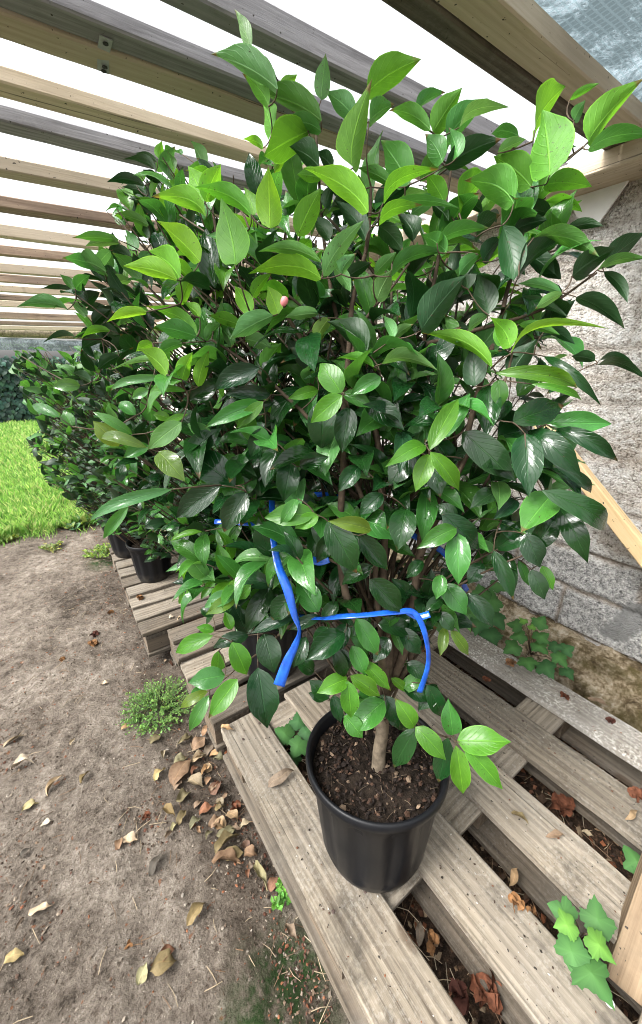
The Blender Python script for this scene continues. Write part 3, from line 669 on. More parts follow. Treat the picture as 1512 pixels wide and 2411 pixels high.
def lawn_edge(x): return 3.70 + .06*mnoise.noise(Vector((x*4, 3, 1))) + .03*mnoise.noise(Vector((x*13, 3, 8)))
lx = list(np.linspace(-7, 3, 81)); V = []; F = []
rows = [0, .15, .5, 1.2, 2.5, 4.5, 8.9]
for r in rows:
    for x in lx: V.append((x, lawn_edge(x) + r, -.02 + min(r, .15)*.3 + .012*mnoise.noise(Vector((x*2, r, 0)))))
for j in range(len(rows)-1):
    for i in range(80): F.append((j*81+i, j*81+i+1, (j+1)*81+i+1, (j+1)*81+i))
lawn = mesh_obj("lawn", V, F, M['lawn'], None, True); tag(lawn, "bright green lawn beyond the earth path", None, None, "structure")
GV, GF, GC = [], [], []
def blade(x, y, h, wd, z0=0.0, col=None):
    a = rnd(0, 6.28); dx, dy = math.cos(a)*wd, math.sin(a)*wd; b = rnd(0, 6.28); lean = h*rnd(.15, .75)
    i = len(GV)
    GV.extend([(x-dx, y-dy, z0), (x+dx, y+dy, z0), (x+dx*.6+math.cos(b)*lean*.4, y+dy*.6+math.sin(b)*lean*.4, z0+h*.65), (x+math.cos(b)*lean, y+math.sin(b)*lean, z0+h)])
    GF.extend([(i, i+1, i+2), (i, i+2, i+3)]); k = rnd(.7, 1.4)
    c = col or R.choice([(.20, .36, .075), (.23, .39, .095), (.29, .42, .12), (.13, .27, .055), (.38, .42, .18), (.10, .22, .05)])
    GC.extend([(c[0]*k, c[1]*k, c[2]*k, 1)]*4)
for _ in range(1500):
    x = rnd(-1.3, .6); y = lawn_edge(x) - abs(R.gauss(0, .09))
    if mnoise.noise(Vector((x*6, y*6, 14))) > -.1: blade(x, y, rnd(.02, .06), .003, 0.0)
for _ in range(52000):
    y = 3.66 + 8.4*(R.random()**1.7); x = rnd(-1.6, 1.2) if R.random() < .8 else rnd(-5, 2.5)
    if y < lawn_edge(x) - .03: continue
    tuft = mnoise.noise(Vector((x*3.5, y*3.5, 4)))
    blade(x, y, rnd(.04, .10)*(1+.5*tuft), .0032 + .0011*max(0, y-3.5), .015)
grass = mesh_obj("grass", GV, GF, M['grass'])
ca = grass.data.color_attributes.new("Col", 'FLOAT_COLOR', 'POINT'); ca.data.foreach_set("color", np.array(GC, np.float32).ravel())
tag(grass, "bright green mown grass in front of the dark hedge", "grass", None, "stuff")

# hedge at the far end of the lawn
hd = empty("hedge", (-1.5, 12.7, 0), label="dark ivy covered hedge closing the far end of the lawn", cat="hedge")
HB = Leaves()
for _ in range(5200):
    x = rnd(-3.4, 4.2) if R.random() < .85 else rnd(-7, 6); z = 1.62*R.random()
    bulge = .16*mnoise.noise(Vector((x*1.6, z*1.8, 2)))
    top = 1.60 + .1*mnoise.noise(Vector((x*2.3, 3, 3)))
    if z > top: z = top*R.random()
    y = 12.28 + bulge + .12*R.random() + (.25*R.random() if z > top-.15 else 0)
    a = rnd(-1.2, 1.2); d = Vector((math.sin(a)*.6, -.25, -.7 - .2*R.random())).normalized(); L = rnd(.09, .17)
    p = Vector((x, y, z)); HB.add(p, p + d*L, Vector((rnd(-.5, .5), -1, .45 + rnd(-.3, .5))), L*.72, .06, .08, 'd', .02, 0, .5, .1, col=R.choice([(.016, .05, .038), (.02, .065, .045), (.012, .035, .03), (.03, .085, .055)]))
HB.build("foliage", M['weed'], hd, (-1.5, 12.7, 0))
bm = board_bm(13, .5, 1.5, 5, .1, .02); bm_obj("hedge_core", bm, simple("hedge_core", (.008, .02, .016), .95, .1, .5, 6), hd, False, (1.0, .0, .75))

# ------------------------------------------------------------------ WALL, footing, patch, ledger
WX = 1.75
wy = list(np.arange(-1.2, 2.2, .011)) + list(np.arange(2.2, 9.3, .06)); wz = list(np.arange(.0, 1.9, .011))
V, F, mk = [], [], []
courses = [.155, .358, .537, .74, .94, 1.14, 1.34, 1.54, 1.74]
def joint(y, z):
    j = 0
    yy = y + .006*mnoise.noise(Vector((y*20, z*20, 4))); zz = z + .008*mnoise.noise(Vector((y*7, z*9, 1)))
    soft = 1.0 if z < .62 else .45
    for c in courses: j = max(j, 1 - abs(zz-c)/.011)
    k = sum(1 for c in courses if zz > c)
    off = .57 if k % 2 else .31
    u = (yy-off) % .5
    j = max(j, 1 - min(u, .5-u)/.011)
    return max(0, min(1, j*1.6))*soft
pc = onx(*cp(6, 1440, 540), WX)
for z in wz:
    for y in wy:
        j = joint(y, z); n = mnoise.noise(Vector((y*40, z*40, 1)))*.004 + mnoise.noise(Vector((y*13, z*13, 6)))*.008 + mnoise.noise(Vector((y*2.4, z*3.4, 3)))*.014
        g = 1 if abs((y-pc.y) + .3*(z-pc.z) + .03*mnoise.noise(Vector((y*30, z*30, 2)))) < .045 and abs(z-pc.z) < .10 + .03*mnoise.noise(Vector((y*20, 4, 2))) else 0
        V.append((j*.018 - n - .004*g, y, z)); mk.append((j, g, 0, 1))
ny = len(wy)
F = [(j*ny+i, (j+1)*ny+i, (j+1)*ny+i+1, j*ny+i+1) for j in range(len(wz)-1) for i in range(ny-1)]
wall = empty("block_wall", (WX, 0, 0), label="rough concrete block wall with worn render behind the plants", cat="wall")
wf = mesh_obj("wall_face", V, F, M['wall'], wall, True)
ca = wf.data.color_attributes.new("Mask", 'FLOAT_COLOR', 'POINT'); ca.data.foreach_set("color", np.array(mk, np.float32).ravel())
mesh_obj("wall_body", [(.05, -1.2, 0), (.22, -1.2, 0), (.22, 9.3, 0), (.05, 9.3, 0), (.05, -1.2, 1.885), (.22, -1.2, 1.885), (.22, 9.3, 1.885), (.05, 9.3, 1.885)],
         [(0, 1, 2, 3), (4, 7, 6, 5), (0, 4, 5, 1), (1, 5, 6, 2), (2, 6, 7, 3), (3, 7, 4, 0)], M['wall'], wall)
# footing: broken mossy ledge along the wall base
fy = list(np.arange(-1.2, 2.6, .016)) + list(np.arange(2.6, 9, .08)); prof_n = 26; V, F = [], []
for y in fy:
    wd = .22 + .05*mnoise.noise(Vector((y*2.6, 1, 1))) + .02*mnoise.noise(Vector((y*9, 1, 7)))
    for k in range(prof_n):
        t = k/(prof_n-1)
        if t < .45: x = 1.775 - wd*.42*(t/.45); z = .165 - .03*(t/.45)
        elif t < .62: q = (t-.45)/.17; x = 1.775 - wd*(.42+.10*q); z = .135 - .055*q
        elif t < .82: q = (t-.62)/.2; x = 1.775 - wd*(.52+.38*q); z = .08 - .02*q
        else: q = (t-.82)/.18; x = 1.775 - wd*(.90+.14*q); z = .06 - .13*q
        n = .034*mnoise.noise(Vector((x*11, y*11, z*11))) + .017*mnoise.noise(Vector((x*36, y*36, z*36))) + .004*mnoise.noise(Vector((x*90, y*90, z*90)))
        V.append((x - n*.8, y + n*.4, z + n))
for j in range(len(fy)-1):
    for k in range(prof_n-1): a = j*prof_n+k; F.append((a, a+1, a+prof_n+1, a+prof_n))
ft = mesh_obj("wall_footing", V, F, M['footing'], None, True); tag(ft, "broken mossy stone footing along the base of the block wall", "footing")
# white sheet under the ledger
pp = [onx(*q, WX-.02) for q in ((1340, 466), (1492, 412), (1411, 528), (1384, 524), (1360, 512))]
V = [(WX-.028, p.y, p.z) for p in pp] + [(WX-.02, p.y, p.z) for p in pp]; n = len(pp)
o = mesh_obj("white_sheet", V, [tuple(range(n)), tuple(range(2*n-1, n-1, -1))] + [(i, i+n, (i+1) % n+n, (i+1) % n) for i in range(n)], M['white'])
tag(o, "torn white sheet on the wall just under the wall plate", "sheet")

def beam_obj(name, a, b, W, H, mat, parent=None, seed=0, up=(0, 0, 1), chip=0):
    """board from a to b (centre line), W across, H along 'up'"""
    a, b = Vector(a), Vector(b); d = (b-a); L = d.length; x = d.normalized(); z = Vector(up); z = (z - x*z.dot(x)).normalized(); y = z.cross(x)
    o = bm_obj(name, board_bm(L, W, H, seed, .0035, .002, chip), mat, parent)
    m = Matrix((x, y, z)).transposed().to_4x4(); m.translation = (a+b)*.5
    if parent is not None: m = Matrix.Translation(-parent.location) @ m
    o.matrix_local = m; return o
o = beam_obj("wall_plate", (1.665, -1.1, 1.8775), (1.665, 9.2, 1.8775), .17, .055, M['beam_new'], None, 3)
tag(o, "long horizontal timber plate fixed along the top of the block wall", "beam")

# ------------------------------------------------------------------ ROOF BEAMS
def roofz(x): return 1.857 + .03*x
def roof_beam(Y0, Y1, h, mat, label, seed, x0=-1.9, x1=1.72, dz=0.0):
    yc = (Y0+Y1)/2
    o = beam_obj("roof_beam", (x0, yc, roofz(x0)+h/2+dz), (x1, yc, roofz(x1)+h/2+dz), Y1-Y0, h, mat, None, seed)
    return tag(o, label, "beam", "beams of the slatted roof")
roof_beam(.664, .712, .040, M['deck_dark'], "brown roof beam just beyond the pale beam under the film sheet", 11)
roof_beam(.592, .661, .040, M['beam_new'], "pale roof beam along the edge of the film sheet, nearest of the roof", 12, dz=.002)
roof_beam(.873, .917, .046, M['beam_grey'], "weathered roof beam with a white splinter, between the doubled beams", 14)
roof_beam(1.023, 1.080, .030, M['beam_grey'], "weathered grey half of the strapped double roof beam", 15)
roof_beam(1.082, 1.152, .034, M['beam_new'], "paler half of the strapped double roof beam, on its far side", 16, dz=-.004)
rb = [(148, 190, 228, 'beam_new', "clean pale roof beam next beyond the strapped double beam"), (243, 283, 313, 'beam_grey', "cracked grey roof beam with a dark underside, behind the first clean pale one"),
      (364, 398, 418, 'beam_new', "yellowish roof beam touching the top leaves of the tall left camellia"), (458, 485, 500, 'beam_brown', "reddish brown knotty roof beam left of the tall camellia"),
      (527, 555, 562, 'beam_new', "pale roof beam just beyond the reddish knotty beam"), (575, 597, 601, 'beam_brown', "brown roof beam second after the reddish knotty beam"),
      (618, 639, 642.5, 'beam_new', "pale roof beam with a wide sky gap in front of it"), (643, 662, 664, 'beam_brown', "brown roof beam almost touching the pale beam in front of it"),
      (670, 685, 687, 'beam_new', "pale roof beam fourth from the far end of the roof"), (692, 705, 706, 'beam_brown', "brown roof beam with two dark knots near the far end of the roof"),
      (706.5, 721, 722, 'beam_new', "pale roof beam right under the brown knotted far one"), (734, 750, 751, 'beam_brown', "brown roof beam with sky above and below at the far end"),
      (755, 764, 765, 'beam_brown', "thin dark brown roof beam last but one at the far end"), (766, 775, 776, 'beam_new', "thin pale roof beam last of all, above the rolled net")]
for i, (yt, yn, yf, mat, lab) in enumerate(rb):
    Yn = onroof(0, yn).y; Yf = max(onroof(0, yf).y, Yn + (.055 if i < 7 else .045)); top = ony(0, yt, Yn).z
    roof_beam(Yn, Yf, max(.03, min(.075, top - onroof(0, yn).z)), M[mat], lab, 20+i, x0=-1.9 if i < 6 else -3.2)
yA = onroof(0, 782).y - .25
V, F = [], []
tube_into(V, F, [(x, yA + .03*mnoise.noise(Vector((x*2, 1, 1))), 1.835+.03*x*.3 + .02*mnoise.noise(Vector((x*3, 2, 1)))) for x in np.linspace(-3.2, 1.6, 40)], .075, 10)
o = mesh_obj("rolled_net", V, F, M['net_roll'], None, True); tag(o, "mottled brown rolled shade net under the far end of the roof", "net")
V, F = [], []
for i, x in enumerate(np.linspace(-3.2, 1.6, 60)):
    for k in range(6):
        V.append((x, yA + .05*math.sin(k*1.1 + .4*mnoise.noise(Vector((x*4, k, 1)))) + .03*mnoise.noise(Vector((x*7, k*.6, 3))), 1.745 - .036*k + .02*mnoise.noise(Vector((x*3, k*.2, 8)))))
F = [(i*6+k, i*6+k+1, (i+1)*6+k+1, (i+1)*6+k) for i in range(59) for k in range(5)]
o = mesh_obj("film_curtain", V, F, M['film_roll'], None, True); tag(o, "crumpled bluish film hanging below the rolled net at the far end", "film")
# reinforced film over the near end of the roof
V, F = [], []; n1, n2 = 70, 40
for j in range(n2+1):
    for i in range(n1+1):
        x = .74 + 1.7*i/n1; y = .64 - 2.4*j/n2
        V.append((x, y, roofz(x) + .046 + .008*mnoise.noise(Vector((x*3, y*3, 1))) ))
F = [(j*(n1+1)+i, j*(n1+1)+i+1, (j+1)*(n1+1)+i+1, (j+1)*(n1+1)+i) for j in range(n2) for i in range(n1)]
o = mesh_obj("film_sheet", V, F, M['film'], None, True); tag(o, "bluish translucent grid film stretched over the near end of the roof", "film")

def strap(pts, wd, label, holes):
    """perforated metal strap along points, width along X"""
    e = empty("metal_strap", pts[0], label=label, cat="strap"); o0 = Vector(pts[0])
    V, F = [], []; th = .002
    for p in pts:
        q = Vector(p) - o0
        V += [(q.x-wd/2, q.y, q.z), (q.x+wd/2, q.y, q.z), (q.x+wd/2, q.y, q.z-th), (q.x-wd/2, q.y, q.z-th)]
    for i in range(len(pts)-1):
        for k in range(4): a = i*4+k; b = i*4+(k+1) % 4; F.append((a, b, b+4, a+4))
    F += [(0, 1, 2, 3), tuple(len(V)-4+k for k in (3, 2, 1, 0))]
    mesh_obj("plate", V, F, M['metal'], e)
    for h in holes:
        V, F = lathe([(.0005, -.001), (.0052, -.001), (.0052, .0), (.0005, .0)], 12)
        mesh_obj("bolt_hole", V, F, M['metal_dark'], e, False, Vector(h)-o0 + Vector((0, 0, -.0035)))
a = onroof(*cp(1, 495, 190)); b = onroof(*cp(1, 487, 300)); zz = roofz(a.x)
strap([(a.x, a.y-.012, zz-.001), (a.x, (a.y+b.y)/2, zz-.002), (b.x, b.y+.012, zz-.006)], .022, "perforated metal strap joining the two halves of the double beam", [(a.x, a.y, zz-.001), (b.x, b.y-.008, zz-.005), (b.x, b.y+.006, zz-.005)])
a = onx(*cp(2, 1470, 580), 1.575)
e = empty("angle_bracket", a, label="small metal angle bracket where the pale beam meets the wall plate", cat="bracket")
mesh_obj("bracket_plate", [(0, -.03, 0), (0, .03, 0), (0, .03, .035), (0, -.03, .035), (-.003, -.03, 0), (-.003, .03, 0), (-.003, .03, .035), (-.003, -.03, .035), (-.04, -.03, .035), (-.04, .03, .035), (-.04, -.03, .032), (-.04, .03, .032)],
         [(0, 1, 2, 3), (4, 7, 6, 5), (0, 4, 5, 1), (3, 2, 9, 8), (7, 10, 11, 6), (8, 9, 11, 10), (0, 3, 7, 4), (1, 5, 6, 2)], M['metal'], e)
for yy in (-.014, .014):
    V, F = lathe([(.0005, 0), (.005, 0), (.005, .002), (.0005, .002)], 12); ob = mesh_obj("bolt_hole", V, F, M['metal_dark'], e, False, (-.005, yy, .016)); ob.rotation_euler = (0, math.pi/2, 0)

# brace leaning on the wall, post foot bottom right
def quad_beam(name, a0, a1, wv, tv, mat, label, cat, seed):
    """square-sawn timber: a0->a1 edge line, wv = width vector, tv = thickness vector"""
    a0, a1 = Vector(a0), Vector(a1); c0 = a0 + wv*.5 + tv*.5; c1 = a1 + wv*.5 + tv*.5
    o = beam_obj(name, c0, c1, tv.length, wv.length, mat, None, seed, wv.normalized())
    return tag(o, label, cat)
p0 = onx(1250, 880, 1.60); p0b = onx(1304, 1068, 1.60); p1 = onx(1512, 1341, 1.60); dirv = (p1-p0b).normalized()
u0 = onx(1373, 1093, 1.60); u1 = onx(1512, 1276, 1.60); wv = u1 - p1; wv = wv - dirv*wv.dot(dirv)
quad_beam("timber_brace", p0b - dirv*.16, p1 + dirv*.7, wv, Vector((.045, 0, 0)), M['brace'], "fresh pale timber brace slanting down in front of the block wall", "brace", 31)
q0 = onz(*cp(8, 1345, 1090), .10); q1 = at(*cp(8, 1508, 640), .80); q2 = onz(*cp(8, 1480, 1200), .10)
dv = (q1-q0).normalized(); wv = (q2-q0); wv = wv - dv*wv.dot(dv); tv = dv.cross(wv).normalized()*.07
tv = tv if tv.y > 0 else -tv
quad_beam("timber_post", q0, q0 + dv*1.5, wv.normalized()*.075, tv, M['post'], "brown timber post with swirling grain rising at the lower right corner", "post", 32)

# ------------------------------------------------------------------ PALLETS
def pallet(x0, y0, lx, ly, along, label, nb=5, mats=None, seed=0, bw=.144, top=.144, rz=0):
    """along='Y': deck boards run along the row; 'X': across it"""
    e = empty("wooden_pallet", (x0+lx/2, y0+ly/2, 0), rz, label=label, cat="pallet", group="pallets along the wall")
    n = 0
    def bd(name, cx, cy, z, L, W, H, dirn, mat, chip=0.0):
        nonlocal n; n += 1
        return bm_obj(name, board_bm(L, W, H, seed*50+n, .003, .0022, chip), M[mat], e, False, (cx-lx/2, cy-ly/2, z), (0, 0, math.pi/2 if dirn == 'Y' else 0))
    A, Bq = (lx, ly) if along == 'Y' else (ly, lx)               # A = across boards, Bq = board length
    for i in range(nb):
        u = bw/2 + (A-bw)*i/(nb-1)
        mt = mats[i] if mats else R.choice(['deck', 'deck', 'deck_dark'])
        if along == 'Y': ob = bd("deck_board", u, ly/2 + rnd(-.006, .006), top-.011, Bq-rnd(0, .012), bw, .022, 'Y', mt, .006)
        if along == 'Y':
            for s in (.0725, Bq/2, Bq-.0725):
                for q in (-.038, .034):
                    V, F = lathe([(.0002, .0), (.0042, .0), (.0042, .0009), (.0036, .0014), (.0002, .0015)], 10)
                    mesh_obj("nail_head", V, F, M['nail'], ob, True, (s - Bq/2 + rnd(-.02, .02), q + rnd(-.008, .008), .0112))
        else: bd("deck_board", lx/2 + rnd(-.006, .006), u, top-.011, Bq-rnd(0, .012), bw, .022, 'X', mt, .006)
    for s in (.0725, Bq/2, Bq-.0725):                            # cross boards under the deck
        if along == 'Y': bd("cross_board", lx/2, s, top-.0335, A-.004, .13, .021, 'X', 'deck')
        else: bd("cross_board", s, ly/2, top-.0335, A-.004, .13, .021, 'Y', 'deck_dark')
        for q in (.07, A/2, A-.07):
            bx, by = (q, s) if along == 'Y' else (s, q)
            bm_obj("block", board_bm(.125, .12, .074, seed*70+int(q*100), .004, .001), M['block'], e, False, (bx-lx/2, by-ly/2, top-.0815), (0, 0, math.pi/2 if along == 'Y' else 0))
    for q in ((.045, A*.27, A*.5-.02, A*.76, A-.05) if along == 'Y' and nb == 5 else (.05, A/2, A-.05)):
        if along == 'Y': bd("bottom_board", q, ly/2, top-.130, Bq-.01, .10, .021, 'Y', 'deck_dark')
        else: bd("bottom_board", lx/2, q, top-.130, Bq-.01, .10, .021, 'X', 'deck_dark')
    return e
pallet(.262, -.215, 1.135, 1.17, 'Y', "grey brown pallet with wide spaced boards under the nearest pot", 5, ['deck', 'deck', 'deck', 'deck', 'deck_pale'], 1)
pallet(.243, .985, 1.10, .60, 'X', "pallet with boards set crossways just behind the nearest one", 5, None, 2, .098)
pallet(.155, 1.62, 1.12, 1.08, 'X', "dark weathered slatted pallet carrying two small pots at its edge", 9, ['deck_dark', 'deck', 'deck', 'deck', 'deck_dark', 'deck', 'deck', 'deck', 'deck_dark'], 3, .098)
pallet(.19, 2.74, 1.12, 1.0, 'X', "far pallet half hidden under the dull camellias", 8, None, 4, .098)
pallet(.14, 3.80, 1.12, 1.2, 'X', "farthest pallet, its pale corner beside the lawn edge", 8, None, 5, .11)
# broken end board lying across behind the near pot
# ------------------------------------------------------------------ PLANTS
# hero camellia
HX, HY = .462, .424; HZ = .144
hero = empty("potted_camellia", (HX, HY, HZ), label="nearest and largest potted camellia with bright fresh leaves, on the near pallet", cat="potted plant", group="potted camellias")
po, so, rs = pot(hero, .333, .279)
for o in (po, so): o.rotation_euler = (-.07, .04, 0); o.location.z = .004
B = bset(); Wd = Wood()
def D(x, y): return .66 + max(0, y-1000)/800*.17 - max(0, 500-y)/500*.03
b0 = at(891, 1806, proj((.455, .43, HZ+.262))[2])
def st(lst, r0, r1, add=.0, start=None):
    pts = [at(x, y, D(x, y)+add+(a if len(q) > 2 else 0)) for q in lst for x, y, a in [(q[0], q[1], q[2] if len(q) > 2 else 0)]]
    if start is not None: pts = [start] + pts
    n = len(pts); Wd.stem(pts, [r0 + (r1-r0)*(i/(n-1))**.8 for i in range(n)])
Wt = Wood(); b0z = proj(b0)[2]
fork = at(905, 1640, b0z - .05)
Wt.stem([b0 - Vector((0, 0, .03)), b0, at(897, 1740, b0z - .02), fork, at(903, 1585, b0z - .06)], [.023, .0165, .0145, .0135, .0105], sides=14)
st([(898, 1545, -.02), (835, 1450, -.02), (802, 1330), (806, 1120), (815, 900), (830, 720), (868, 560), (872, 440)], .011, .0025, -.02, fork)
st([(918, 1540), (903, 1400), (905, 1210), (885, 1020), (810, 820), (765, 570), (742, 290)], .011, .002, .01, fork)
st([(945, 1500), (968, 1400), (1000, 1210), (1012, 1010), (1002, 800), (1038, 570), (1062, 390)], .011, .002, .02, fork)
st([(958, 1520), (988, 1310), (1064, 1150), (1132, 905), (1190, 705), (1258, 460), (1375, 345)], .010, .002, .0, fork)
st([(968, 1560), (974, 1440), (1000, 1330), (1110, 1180), (1205, 1050), (1290, 1010)], .007, .0018, .02, fork)
st([(890, 1420), (862, 1190), (742, 1005), (602, 870), (500, 800)], .007, .002, .0, fork)
st([(905, 1210), (880, 1010), (705, 790), (640, 660), (565, 490)], .007, .0018, .02)
st([(1002, 810), (1180, 760), (1276, 728), (1406, 643)], .004, .0018, -.02)
st([(1064, 1150), (1130, 1000), (1180, 920), (1205, 830)], .004, .0018, -.04)
st([(815, 900), (846, 773), (921, 683), (965, 620)], .0035, .0016, -.03)
st([(835, 1450), (760, 1460), (690, 1470), (620, 1530), (560, 1570)], .005, .0016, -.0)
st([(806, 1330), (760, 1310), (640, 1240)], .004, .0016, -.0)
st([(898, 1545), (870, 1500), (822, 1580)], .004, .0016, -.04)
st([(905, 1700), (960, 1680), (990, 1710), (1060, 1740)], .005, .0016, -.03)
for xx in (760, 850, 940, 1040, 1080): st([(905, 1500, .05), (xx*.5+455, 1350, .08), (xx, 1150, .09), (xx+rnd(-40, 40), 900, .1), (xx+rnd(-60, 60), 650, .1)], .006, .002, .03, fork)
def base_d(x, y, k):
    d = {0: .63, 1: .56, 2: .54, 3: .60, 4: .57, 5: .74, 6: .63}[k]
    if k in (0, 6): d = .60 + max(0, min(1, (y-1250)/350))*.145
    if k == 3 and x < 330 and y > 850: d = .66
    return d
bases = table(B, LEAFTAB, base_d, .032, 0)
HSIL = [(600, 330), (640, 240), (780, 190), (900, 210), (1000, 260), (1090, 290), (1180, 330), (1330, 270), (1420, 330), (1390, 430), (1440, 560), (1440, 700), (1400, 800), (1440, 870), (1400, 960), (1380, 1060), (1330, 1180), (1260, 1330), (1150, 1380), (1060, 1460), (985, 1600),
        (840, 1600), (770, 1500), (735, 1400), (640, 1330), (520, 1200), (460, 1080), (430, 960), (390, 820), (350, 640), (420, 470), (480, 420), (600, 430)]
NOGO = [(905, 1440), (1000, 1440), (985, 1560), (960, 1640), (880, 1800), (700, 1650)]
def hkeep(x, y, z): return z > .60 and inside(x, y, HSIL)
def haxis(z): f = (z-.6)/1.1; return Vector((.47+.15*f, .47+.15*f, z))
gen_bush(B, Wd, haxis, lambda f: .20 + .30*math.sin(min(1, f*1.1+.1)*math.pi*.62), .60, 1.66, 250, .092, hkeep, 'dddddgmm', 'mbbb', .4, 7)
HC = [(700, 420), (830, 430), (1000, 400), (1200, 430), (1330, 560), (1340, 900), (1300, 1150), (1230, 1300), (1100, 1390), (1000, 1490), (880, 1500), (740, 1400), (640, 1330), (540, 1200), (480, 1080), (430, 900), (470, 640), (560, 500)]
extra = []
while len(extra) < 430:
    x, y = rnd(380, 1400), rnd(380, 1480)
    if len(extra) > 330: x, y = rnd(560, 1330), rnd(900, 1500)
    if not inside(x, y, HC): continue
    dd = D(x, y) + rnd(-.035, .13)
    p = at(x, y, dd); c = haxis(p.z); o_ = Vector((p.x-c.x, p.y-c.y, 0))
    o_ = o_.normalized() if o_.length > .01 else Vector((1, 0, 0))
    vz = Vector((-sA, -cA, 0))
    main = (o_*rnd(.1, .8) + vz*rnd(.0, .6) + Vector((rnd(-.4, .4), rnd(-.4, .4), rnd(-.1, .7)))).normalized()
    uu = main.orthogonal().normalized(); vv = main.cross(uu); g0 = rnd(0, 6.28)
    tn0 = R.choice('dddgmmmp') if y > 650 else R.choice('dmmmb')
    for q_ in range(R.choice((2, 3, 3, 4))):
        ga = g0 + 2.4*q_; L = rnd(.07, .116); pb_ = p - main*(.006*q_)
        dr = (main*rnd(.35, .8) + (uu*math.cos(ga) + vv*math.sin(ga))*rnd(.6, .9) + Vector((0, 0, rnd(-.45, .15)))).normalized()
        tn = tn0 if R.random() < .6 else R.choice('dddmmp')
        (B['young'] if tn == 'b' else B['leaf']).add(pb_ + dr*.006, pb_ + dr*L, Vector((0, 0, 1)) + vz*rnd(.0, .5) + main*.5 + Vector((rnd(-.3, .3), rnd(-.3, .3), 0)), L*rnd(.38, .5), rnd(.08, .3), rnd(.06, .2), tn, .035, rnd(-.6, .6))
        extra.append((pb_, dr))
for _ in range(26):
    x, y = rnd(470, 740), rnd(1190, 1440)
    p = at(x, y, rnd(.76, .95)); main = Vector((-cA, sA, 0))*rnd(.2, .9) + Vector((-sA, -cA, 0))*rnd(.1, .8) + Vector((0, 0, rnd(-.2, .4))); main.normalize()
    uu = main.orthogonal().normalized(); vv = main.cross(uu); g0 = rnd(0, 6.28)
    for q_ in range(3):
        ga = g0 + 2.4*q_; L = rnd(.07, .10); dr = (main*.6 + (uu*math.cos(ga) + vv*math.sin(ga))*.7 + Vector((0, 0, rnd(-.3, .1)))).normalized(); tn = R.choice('ddgmmmpb')
        (B['young'] if tn == 'b' else B['leaf']).add(p + dr*.006, p + dr*L, Vector((0, 0, 1)) + main*.5 + Vector((rnd(-.3, .3), rnd(-.3, .3), 0)), L*rnd(.38, .5), rnd(.08, .3), rnd(.06, .2), tn, .035, rnd(-.6, .6))
        extra.append((p, dr))
Wd.twigs(bases + extra, .2)
for V_ in (Wd.V, Wd.tV, Wt.V):
    for i in range(len(V_)): V_[i] = Vector(V_[i]) - Vector((HX, HY, HZ))
Wt.build(hero, "trunk", M['trunk']); Wd.build(hero, "stems", M['bark'])
bbuild(B, hero, 'leaf', (HX, HY, HZ))
# crumbs on the hero soil
C = Chips()
for _ in range(900):
    a, r = rnd(0, 6.28), rs*math.sqrt(R.random())*.97
    C.add((r*math.cos(a), r*math.sin(a), .279*.875 + .012*(1-r/rs) + rnd(.0, .01)), rnd(.002, .010), R.choice([(.018, .011, .008)]*5 + [(.05, .026, .016), (.04, .022, .014), (.10, .055, .035), (.2, .14, .095)]), .5, 1.0)
for _ in range(60):
    a, r = rnd(0, 6.28), rs*math.sqrt(R.random())*.95
    C.stick((r*math.cos(a), r*math.sin(a), .279*.875+.015), rnd(.01, .03), .0006, R.choice([(.12, .09, .06), (.06, .04, .025)]))
sc_ = C.build("soil_crumbs", None, hero); sc_.rotation_euler = (-.07, .04, 0); sc_.location.z = .004

# pink bud
bp = at(1118*.5002*1.6726/1.6726 + 110, 710, .575)
bp = at(669, 710, .575)
V, F = lathe([(.0005, -.007), (.004, -.005), (.006, 0), (.0052, .005), (.003, .007), (.0005, .0075)], 10)
o = mesh_obj("camellia_bud", V, F, M['bud'], hero, True, bp - Vector((HX, HY, HZ))); o.rotation_euler = (.4, .3, 0); o["label"] = "single pale pink bud among the leaves"

# second, tall camellia behind left
def boundary(pts):
    def f(y):
        if y <= pts[0][1]: return 1e9
        for (x0, y0), (x1, y1) in zip(pts, pts[1:]):
            if y0 <= y <= y1: return x0 + (x1-x0)*(y-y0)/(y1-y0)
        return pts[-1][0]
    return f
p2L = boundary([(390, 345), (300, 400), (255, 430), (215, 550), (170, 610), (150, 650), (90, 720), (130, 790), (185, 850), (200, 950), (190, 1010), (205, 1120), (250, 1240), (380, 1290), (420, 1400), (480, 1420)])
PX, PY = .545, 1.12
p2 = empty("potted_camellia", (PX, PY, HZ), label="tall dark camellia behind the nearest one, its tip touching the roof beams", cat="potted plant", group="potted camellias")
pot(p2, .30, .29)
B = bset(); Wd = Wood()
for k in range(7):
    a = 6.28*k/7 + .3; Wd.stem([Vector((PX, PY, HZ+.25)), Vector((PX+.03*math.cos(a), PY+.03*math.sin(a), .7)), Vector((PX+.11*math.cos(a), PY+.11*math.sin(a), 1.1)), Vector((PX+.19*math.cos(a), PY+.19*math.sin(a), 1.6))], [.012, .010, .007, .003])
bases = table(B, P2TAB, lambda x, y, k: .86, .05, 1)
def p2keep(x, y, z): return z > .74 and p2L(y)+12 < x < 1100 and not (y > 1300 and x < 480)
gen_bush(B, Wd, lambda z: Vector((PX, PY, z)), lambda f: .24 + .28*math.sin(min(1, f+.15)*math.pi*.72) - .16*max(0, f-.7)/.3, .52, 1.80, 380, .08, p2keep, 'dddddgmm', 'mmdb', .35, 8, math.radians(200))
Wd.twigs(bases, .3)
